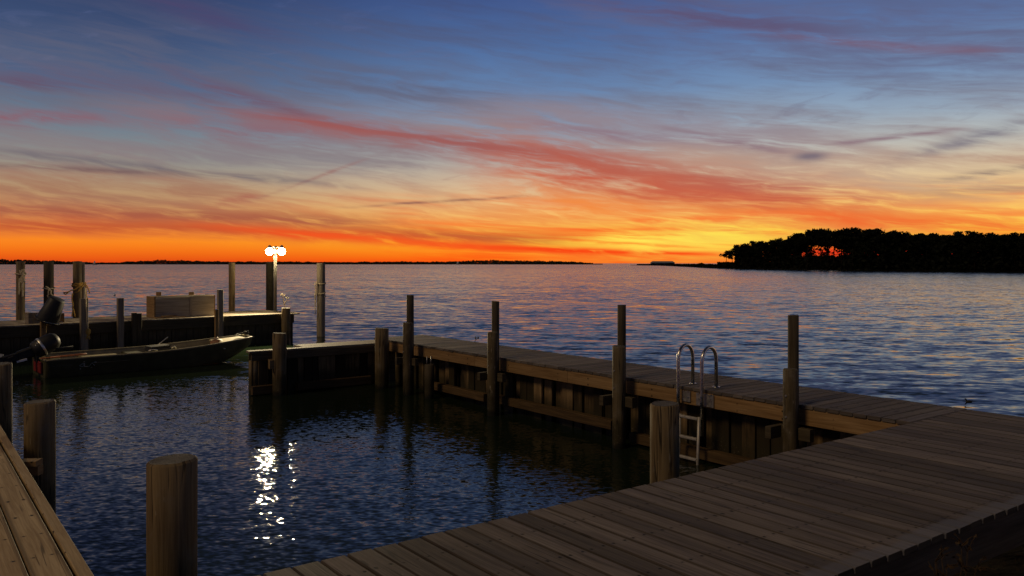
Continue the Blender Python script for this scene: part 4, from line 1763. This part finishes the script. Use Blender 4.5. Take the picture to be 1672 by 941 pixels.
def boat():
    root = thing('fishing_boat', 'dark olive flat-bottomed fishing boat moored in front of the far pier', 'boat', bp(2.2, 0, 0))
    N = 26
    def sec(t):
        s = BL * t
        taper = 1 - max(0, (t - .52) / .48) ** 2.1 * .52
        wt = .70 * taper
        wb = .52 * (1 - max(0, (t - .5) / .5) ** 1.9 * .50)
        zb = -.12 + max(0, (t - .62) / .38) ** 2.2 * .50
        zt = .37 + .045 * t + max(0, (t - .45) / .55) ** 1.6 * .15
        return s, wt, wb, zb, zt
    h = MB()
    prof_n = 6
    rings = []
    for i in range(N + 1):
        t = i / N
        s, wt, wb, zb, zt = sec(t)
        sh = .0
        zc = zb + (zt - zb) * .30
        ring = [(-wt, zt), (-wt * .985, zt - .05), (-(wb + (wt - wb) * .45), zc), (-wb, zb), (0, zb - .01), (wb, zb), ((wb + (wt - wb) * .45), zc), (wt * .985, zt - .05), (wt, zt)]
        rings.append([len(h.v) + k for k in range(len(ring))])
        for w, z in ring:
            h.v.append(bp(s + (0.10 * (z - zb) if t > .9 else 0), w, z))
    for i in range(N):
        for k in range(len(rings[0]) - 1):
            h.face((rings[i][k], rings[i][k + 1], rings[i + 1][k + 1], rings[i + 1][k]), ((0, 0), (1, 0), (1, 1), (0, 1)), .5, 0, True)
    h.face(list(reversed(rings[0])), [(0, 0)] * 9, .5, 0)
    h.face(rings[-1], [(0, 0)] * 9, .5, 0)
    hull = h.build('hull', [M_HULL], root)
    # inner skin
    q = MB()
    rings = []
    for i in range(1, N):
        s, wt, wb, zb, zt = sec(i / N)
        wt -= .025
        wb -= .02
        zb += .04
        ring = [(-wt, zt - .004), (-wb - (wt - wb) * .45, zb + (zt - zb) * .3), (-wb, zb), (wb, zb), (wb + (wt - wb) * .45, zb + (zt - zb) * .3), (wt, zt - .004)]
        rings.append([len(q.v) + k for k in range(6)])
        for w, z in ring:
            q.v.append(bp(s, w, z))
    for i in range(len(rings) - 1):
        for k in range(5):
            q.face((rings[i][k], rings[i + 1][k], rings[i + 1][k + 1], rings[i][k + 1]), ((0, 0), (1, 0), (1, 1), (0, 1)), .5, 0, False)
    q.face(rings[0], [(0, 0)] * 6)
    q.face(list(reversed(rings[-1])), [(0, 0)] * 6)
    q.build('liner', [M_HULLIN], root)
    # gunwale rolls
    g = MB()
    for sgn in (-1, 1):
        pts = []
        for i in range(N + 1):
            s, wt, wb, zb, zt = sec(i / N)
            pts.append(bp(s + (0.10 * (zt - zb) if i / N > .9 else 0), sgn * (wt - .008), zt + .006))
        g.tube(pts, .022, 8)
    s, wt, wb, zb, zt = sec(1)
    g.tube([bp(s + .05, -wt, zt + .006), bp(s + .05, wt, zt + .006)], .024, 8)
    s, wt, wb, zb, zt = sec(0)
    g.tube([bp(0, -wt, zt + .006), bp(0, wt, zt + .006)], .024, 8)
    g.build('gunwale', [M_HULLIN], root)

    def slab(name, t0, t1, dz, th, mat, inset=.03):
        m = MB()
        top, bot = [], []
        for i in range(7):
            t = t0 + (t1 - t0) * i / 6
            s, wt, wb, zb, zt = sec(t)
            w = wt - inset
            for L, z in ((top, zt + dz), (bot, zt + dz - th)):
                L.append((len(m.v), len(m.v) + 1))
                m.v.append(bp(s, -w, z))
                m.v.append(bp(s, w, z))
        uv4 = ((0, 0), (1, 0), (1, 1), (0, 1))
        for i in range(6):
            m.face((top[i][0], top[i + 1][0], top[i + 1][1], top[i][1]), uv4)
            m.face((bot[i][1], bot[i + 1][1], bot[i + 1][0], bot[i][0]), uv4)
            m.face((bot[i][0], bot[i + 1][0], top[i + 1][0], top[i][0]), uv4)
            m.face((top[i][1], top[i + 1][1], bot[i + 1][1], bot[i][1]), uv4)
        m.face((bot[0][1], bot[0][0], top[0][0], top[0][1]), uv4)
        m.face((top[6][1], top[6][0], bot[6][0], bot[6][1]), uv4)
        return m.build(name, [mat], root)
    slab('bow_deck', .84, .985, -.004, .03, M_BENCH, .012)
    slab('floor_panel', .52, .83, -.17, .03, M_BENCH, .13)
    slab('bench', .20, .36, -.075, .05, M_HULLIN)
    slab('bench', .40, .47, -.06, .05, M_HULL)
    slab('stern_bench', .02, .11, -.08, .05, M_HULL)
    # worn stencilled marks on the near side, too faint to read
    k = MB()
    def mark(pts):
        out = []
        for s, zz in pts:
            t = s / BL
            _, wt, wb, zb, zt = sec(t)
            z = zt - .14 + zz
            # outer skin half-width at height z
            zc = zb + (zt - zb) * .30
            f = (z - zc) / (zt - .05 - zc)
            wc = wb + (wt - wb) * .45
            w = wc + (wt * .985 - wc) * f
            out.append(bp(s, -w - .003, z))
        k.tube(out, .007, 5)
    s0 = .62
    mark([(s0 + .05, .02), (s0 + .01, -.02), (s0 + .06, -.045), (s0 + .11, -.02), (s0 + .10, .03), (s0 + .06, .03), (s0 + .11, -.045), (s0 + .20, -.045)])
    mark([(s0 + .20, -.045), (s0 + .25, .03), (s0 + .30, -.045)])
    mark([(s0 + .27, .035), (s0 + .34, .035)])
    mark([(s0 + .08, .06), (s0 + .10, .065)])
    mark([(s0 + .02, -.085), (s0 + .045, -.09)])
    mark([(s0 + .23, -.075), (s0 + .26, -.07)])
    k.build('hull_marks', [M_MARK], root)
    # cleat light on the bow side
    c = MB()
    c.ball(bp(3.75, -.58, .36), (.03, .02, .015), 8, 6)
    c.build('fairlead', [M_ALU], root)
    # outboard, tilted up out of the water
    ob = bpy.data.objects.new('outboard_motor', None)
    COL.objects.link(ob)
    ob.parent = root
    org = bp(0, 0, .45)
    ob.location = org - root.location
    def part(mb, name, mat):
        return mb.build(name, [mat], ob, org)
    mm = MB()
    ctr = bp(.12, 0, .64)
    ax = (BA * .80)
    axis = Vector((ax.x, ax.y, .42)).normalized()
    Mx = Matrix.Translation(ctr) @ axis.to_track_quat('Z', 'Y').to_matrix().to_4x4() @ Matrix.Diagonal((1.05, .92, 1.02, 1))
    mm.lathe([(.001, -.26), (.13, -.26), (.19, -.22), (.215, -.08), (.215, .06), (.19, .19), (.13, .26), (.05, .285), (.001, .287)], Mx, 26)
    part(mm, 'cowl', M_BLACK)
    st = MB()
    st.lathe([(.217, -.10), (.221, -.085), (.221, -.07), (.217, -.055)], Mx, 26)
    part(st, 'cowl_seam', M_ALU)
    lg = MB()
    a0, a1, a2 = bp(-.06, 0, .54), bp(-.38, 0, .43), bp(-.68, 0, .35)
    lg.board(a0, a1, .13, .22, up=(-BA.x * .5, -BA.y * .5, .8), ch=.04)
    lg.board(a1, a2, .09, .18, up=(-BA.x * .5, -BA.y * .5, .8), ch=.035)
    lg.board(bp(-.48, 0, .45), bp(-.58, 0, .41), .24, .025, up=(-BA.x * .5, -BA.y * .5, .8), ch=.008)
    part(lg, 'leg', M_BLACK)
    gc = MB()
    Mg = Matrix.Translation(bp(-.68, 0, .32)) @ Vector((-BA.x * .45, -BA.y * .45, .85)).to_track_quat('Z', 'Y').to_matrix().to_4x4()
    gc.lathe([(.001, -.20), (.03, -.18), (.055, -.10), (.058, .06), (.04, .12), (.001, .14)], Mg, 14)
    part(gc, 'gearcase', M_BLACK)
    pr = MB()
    for k3 in range(3):
        a = k3 * 2.094
        c0 = Mg @ Vector((0, 0, .13))
        c1 = Mg @ Vector((math.cos(a) * .12, math.sin(a) * .12, .14))
        pr.board(c0, c1, .085, .012, up=Mg.to_3x3() @ Vector((math.sin(a) * .5, -math.cos(a) * .5, 1)), ch=.004)
    part(pr, 'propeller', M_ALU)
    bk = MB()
    bk.board(bp(-.02, -.10, .30), bp(-.05, -.10, .62), .05, .09, up=(BA.x, BA.y, 0))
    bk.board(bp(-.02, .10, .30), bp(-.05, .10, .62), .05, .09, up=(BA.x, BA.y, 0))
    bk.board(bp(-.06, -.13, .56), bp(-.06, .13, .56), .06, .06)
    part(bk, 'clamp_bracket', M_RUBBER)
    wt_ = MB()
    wt_.board(bp(-.42, -.10, .33), bp(-.24, -.12, .375), .02, .045, ch=.004)
    part(wt_, 'white_plate', M_WHITE)
    for s1, w1, z1 in ((-.06, -.10, .70), (.0, -.11, .73), (-.09, -.10, .65), (-.08, -.10, .60)):
        bl = MB()
        bl.ball(bp(s1, w1 - .06, z1), .014, 8, 6)
        part(bl, 'bolt_head', M_ALU)
    # tiller
    tl = MB()
    tl.tube([bp(.05, -.08, .58), bp(.30, -.12, .56), bp(.62, -.16, .58)], [.022, .018, .024], 10)
    part(tl, 'tiller', M_RUBBER)
    rd = MB()
    rd.board(bp(-.03, -.40, .20), bp(-.03, .30, .20), .03, .24, ch=.01)
    rd.build('red_transom_panel', [M_RED], root)
    return sec


SEC = boat()


def boat_gear():
    # oar resting over the stern quarter
    o = MB()
    o.tube([bp(.12, -.48, .415), bp(.55, -.50, .435), bp(.80, -.52, .445)], [.022, .020, .019], 10)
    o.board(bp(-.05, -.47, .41), bp(.14, -.48, .416), .12, .018, ch=.006)
    tag(o.build('oar', [M_OAR], None, bp(.3, -.5, .42)), 'red-brown wooden oar lying over the stern of the fishing boat', 'oar')
    b = MB()
    b.ball(bp(3.80, .02, .45), (.16, .16, .10), 16, 10)
    b.tube([bp(3.70, -.06, .49), bp(3.75, -.02, .575), bp(3.83, .04, .575), bp(3.88, .08, .49)], .012, 8)
    tag(b.build('bag', [M_BAG], None, bp(3.80, .02, .39)), 'brown soft bag tucked under the bow deck of the fishing boat', 'bag')
    # anchor and chain on the bow tip
    c = bp(4.40, 0, .60)
    a = MB()
    a.tube([c + Vector((-.12, 0, .03)), c + Vector((.12, .06, .05))], .022, 8)
    a.ball(c + Vector((.10, .05, .05)), (.08, .06, .05), 12, 8)
    for sg in (-1, 1):
        a.tube([c + Vector((-.10, 0, .03)), c + Vector((-.06, .10 * sg, .03)), c + Vector((.02, .13 * sg, .05))], .016, 8)
    a.tube([c + Vector((.1, .05, .08)), c + Vector((.16, .08, .11))], .012, 8)
    tag(a.build('anchor', [M_RUBBER], None, c), 'small black anchor lying on the bow tip of the fishing boat', 'anchor')
    # tackle: battery box with a folded seat amid the boat
    root = thing('boat_seat', 'folded dark seat lying amidships in the fishing boat', 'seat', bp(2.35, -.1, .38))
    s = MB()
    s.board(bp(2.15, -.12, .40), bp(2.62, -.12, .42), .42, .06, ch=.02)
    s.build('seat_pad', [M_RUBBER], root)
    t = MB()
    t.board(bp(2.18, -.12, .455), bp(2.60, -.10, .475), .40, .05, ch=.02)
    t.build('backrest', [M_RUBBER], root)
    h = MB()
    h.tube([bp(2.1, -.36, .40), bp(2.2, -.38, .43), bp(2.3, -.36, .41)], .014, 8)
    h.tube([bp(2.62, -.3, .42), bp(2.70, -.3, .47), bp(2.74, -.28, .41)], .014, 8)
    h.build('hinge', [M_ALU], root)
    r = MB()
    r.tube([bp(2.55, .50, .42), bp(2.66, .52, .50), bp(2.82, .53, .62)], [.010, .009, .007], 8)
    tag(r.build('fishing_rod', [M_ALU], None, bp(2.6, .5, .42)), 'short pale rod poking up from the middle of the fishing boat', 'rod')


boat_gear()


# ------------------------------------------------------------------ small things on the bay
def stake():
    # thin stake with two dark lobes just beyond the pier edge
    b = P(775, 560.5, D)
    d = b.y + .1
    lo = pz(774.5, 562, d)
    root = thing('marker_stake', 'thin stake with two small dark lobes beyond the pier edge', 'stake', lo)
    m = MB()
    m.tube([lo + Vector((0, 0, -1.3)), lo, pz(776, 556, d), pz(779, 553, d)], .006, 6)
    m.build('stem', [M_STEM], root)
    q = MB()
    q.ball(pz(776.5, 552, d), (.013, .013, .028), 10, 8)
    q.ball(pz(780.6, 552, d), (.014, .013, .028), 10, 8)
    q.build('lobes', [M_RUBBER], root)


stake()


def duck(px, py, label):
    c = P(px, py, 0)
    c0 = c
    m = MB()
    m.ball(c + Vector((0, 0, .05)), (.20, .10, .09), 16, 10)
    m.tube([c + Vector((-.13, 0, .09)), c + Vector((-.19, 0, .17)), c + Vector((-.21, 0, .20))], [.05, .04, .035], 10)
    m.ball(c + Vector((-.22, 0, .21)), (.055, .042, .045), 12, 8)
    m.tube([c + Vector((-.265, 0, .205)), c + Vector((-.32, 0, .195))], [.018, .010], 8)
    m.tube([c + Vector((.15, 0, .07)), c + Vector((.25, 0, .11))], [.05, .012], 8)
    m.v = [c0 + (p - c0) * .27 for p in m.v]
    tag(m.build('duck', [M_RUBBER], None, c), label, 'duck')


duck(1582, 657, 'small dark duck floating on the bay at the far right')


def buoy(px, py, label):
    c = P(px, py, 0)
    root = thing('buoy', label, 'buoy', c)
    m = MB()
    m.ball(c + Vector((0, 0, .05)), .085, 14, 10)
    m.build('float', [M_WHITE], root)
    q = MB()
    q.tube([c + Vector((0, 0, .12)), c + Vector((0, 0, .17))], .012, 8)
    q.build('ring', [M_RUBBER], root)


buoy(187, 483, 'tiny white round buoy on the open water beyond the far pier')


def sailboat(px, d, label, h=9.0):
    c = at(px, d, 0)
    root = thing('sailboat', label, 'sailboat', c)
    m = MB()
    n = 12
    rings = []
    for i in range(n + 1):
        t = i / n * 2 - 1
        w = 1.1 * (1 - t * t) ** .7 + .03
        rings.append([len(m.v) + k for k in range(4)])
        m.v += [c + Vector((t * 3.6, -w, .9)), c + Vector((t * 3.3, -w * .6, -.3)), c + Vector((t * 3.3, w * .6, -.3)), c + Vector((t * 3.6, w, .9))]
    for i in range(n):
        for k in range(4):
            k2 = (k + 1) % 4
            m.face((rings[i][k], rings[i][k2], rings[i + 1][k2], rings[i + 1][k]), ((0, 0), (1, 0), (1, 1), (0, 1)))
    m.build('hull', [M_WHITE], root)
    q = MB()
    q.tube([c + Vector((.4, 0, .8)), c + Vector((.4, 0, h))], .07, 8)
    q.tube([c + Vector((.4, 0, 1.7)), c + Vector((-2.8, 0, 1.7))], .06, 8)
    q.build('mast', [M_ALU], root)
    s = MB()
    for y in (-.02, .02):
        b = len(s.v)
        s.v += [c + Vector((.3, y, 1.9)), c + Vector((-2.7, y, 1.9)), c + Vector((-1.1, y * 4, 5.0)), c + Vector((.3, y, h - .3))]
        s.face((b, b + 1, b + 2, b + 3) if y < 0 else (b + 3, b + 2, b + 1, b), ((0, 0), (1, 0), (1, 1), (0, 1)))
    s.build('sail', [M_WHITE], root)


sailboat(155, 1150, 'tiny white sailboat off the far shore at the left', 6.5)
sailboat(748, 1300, 'tiny pale sailboat off the far shore near the middle', 5.0)


# ------------------------------------------------------------------ dry weeds on the bank, bottom right
def weed(px, d, label, seed, n=9, hmax=.75, z0=.30):
    r = random.Random(seed)
    c = at(px, d, z0)
    root = thing('weed', label, 'weed', c, 'dry weeds by the boardwalk')
    m = MB()
    f = MB()
    for k in range(n):
        a = r.uniform(0, 6.283)
        h = hmax * r.uniform(.5, 1)
        sp = r.uniform(.03, .22)
        pts = [c + Vector((math.cos(a) * .02 * r.random(), math.sin(a) * .02, -.05))]
        for i in range(1, 7):
            t = i / 6
            pts.append(c + Vector((math.cos(a) * sp * t ** 1.5 + r.uniform(-.01, .01), math.sin(a) * sp * t ** 1.5, h * t)))
        m.tube(pts, [.006 - .0007 * i for i in range(7)], 5, tone=r.random())
        for i in range(2, 7):
            for _ in range(2):
                b = pts[i]
                e = b + Vector((r.uniform(-.07, .07), r.uniform(-.07, .07), r.uniform(.0, .09)))
                m.tube([b, b.lerp(e, .5) + Vector((0, 0, .01)), e], [.003, .0022, .0012], 4)
                for _ in range(3):
                    f.leaf(b.lerp(e, r.random()), r.uniform(.008, .022), r.random(), 0, r)
    m.build('stems', [M_STEM], root)
    f.build('leaves', [M_STEM], root)


weed(1562, 3.95, 'dry branching weed growing against the boardwalk edge at bottom right', 3, 11, .60, .40)
weed(1600, 4.0, 'shorter dry weed just right of the branching one at bottom right', 5, 8, .38, .38)
weed(1655, 3.9, 'low dry weed at the bottom right corner', 9, 6, .26, .34)
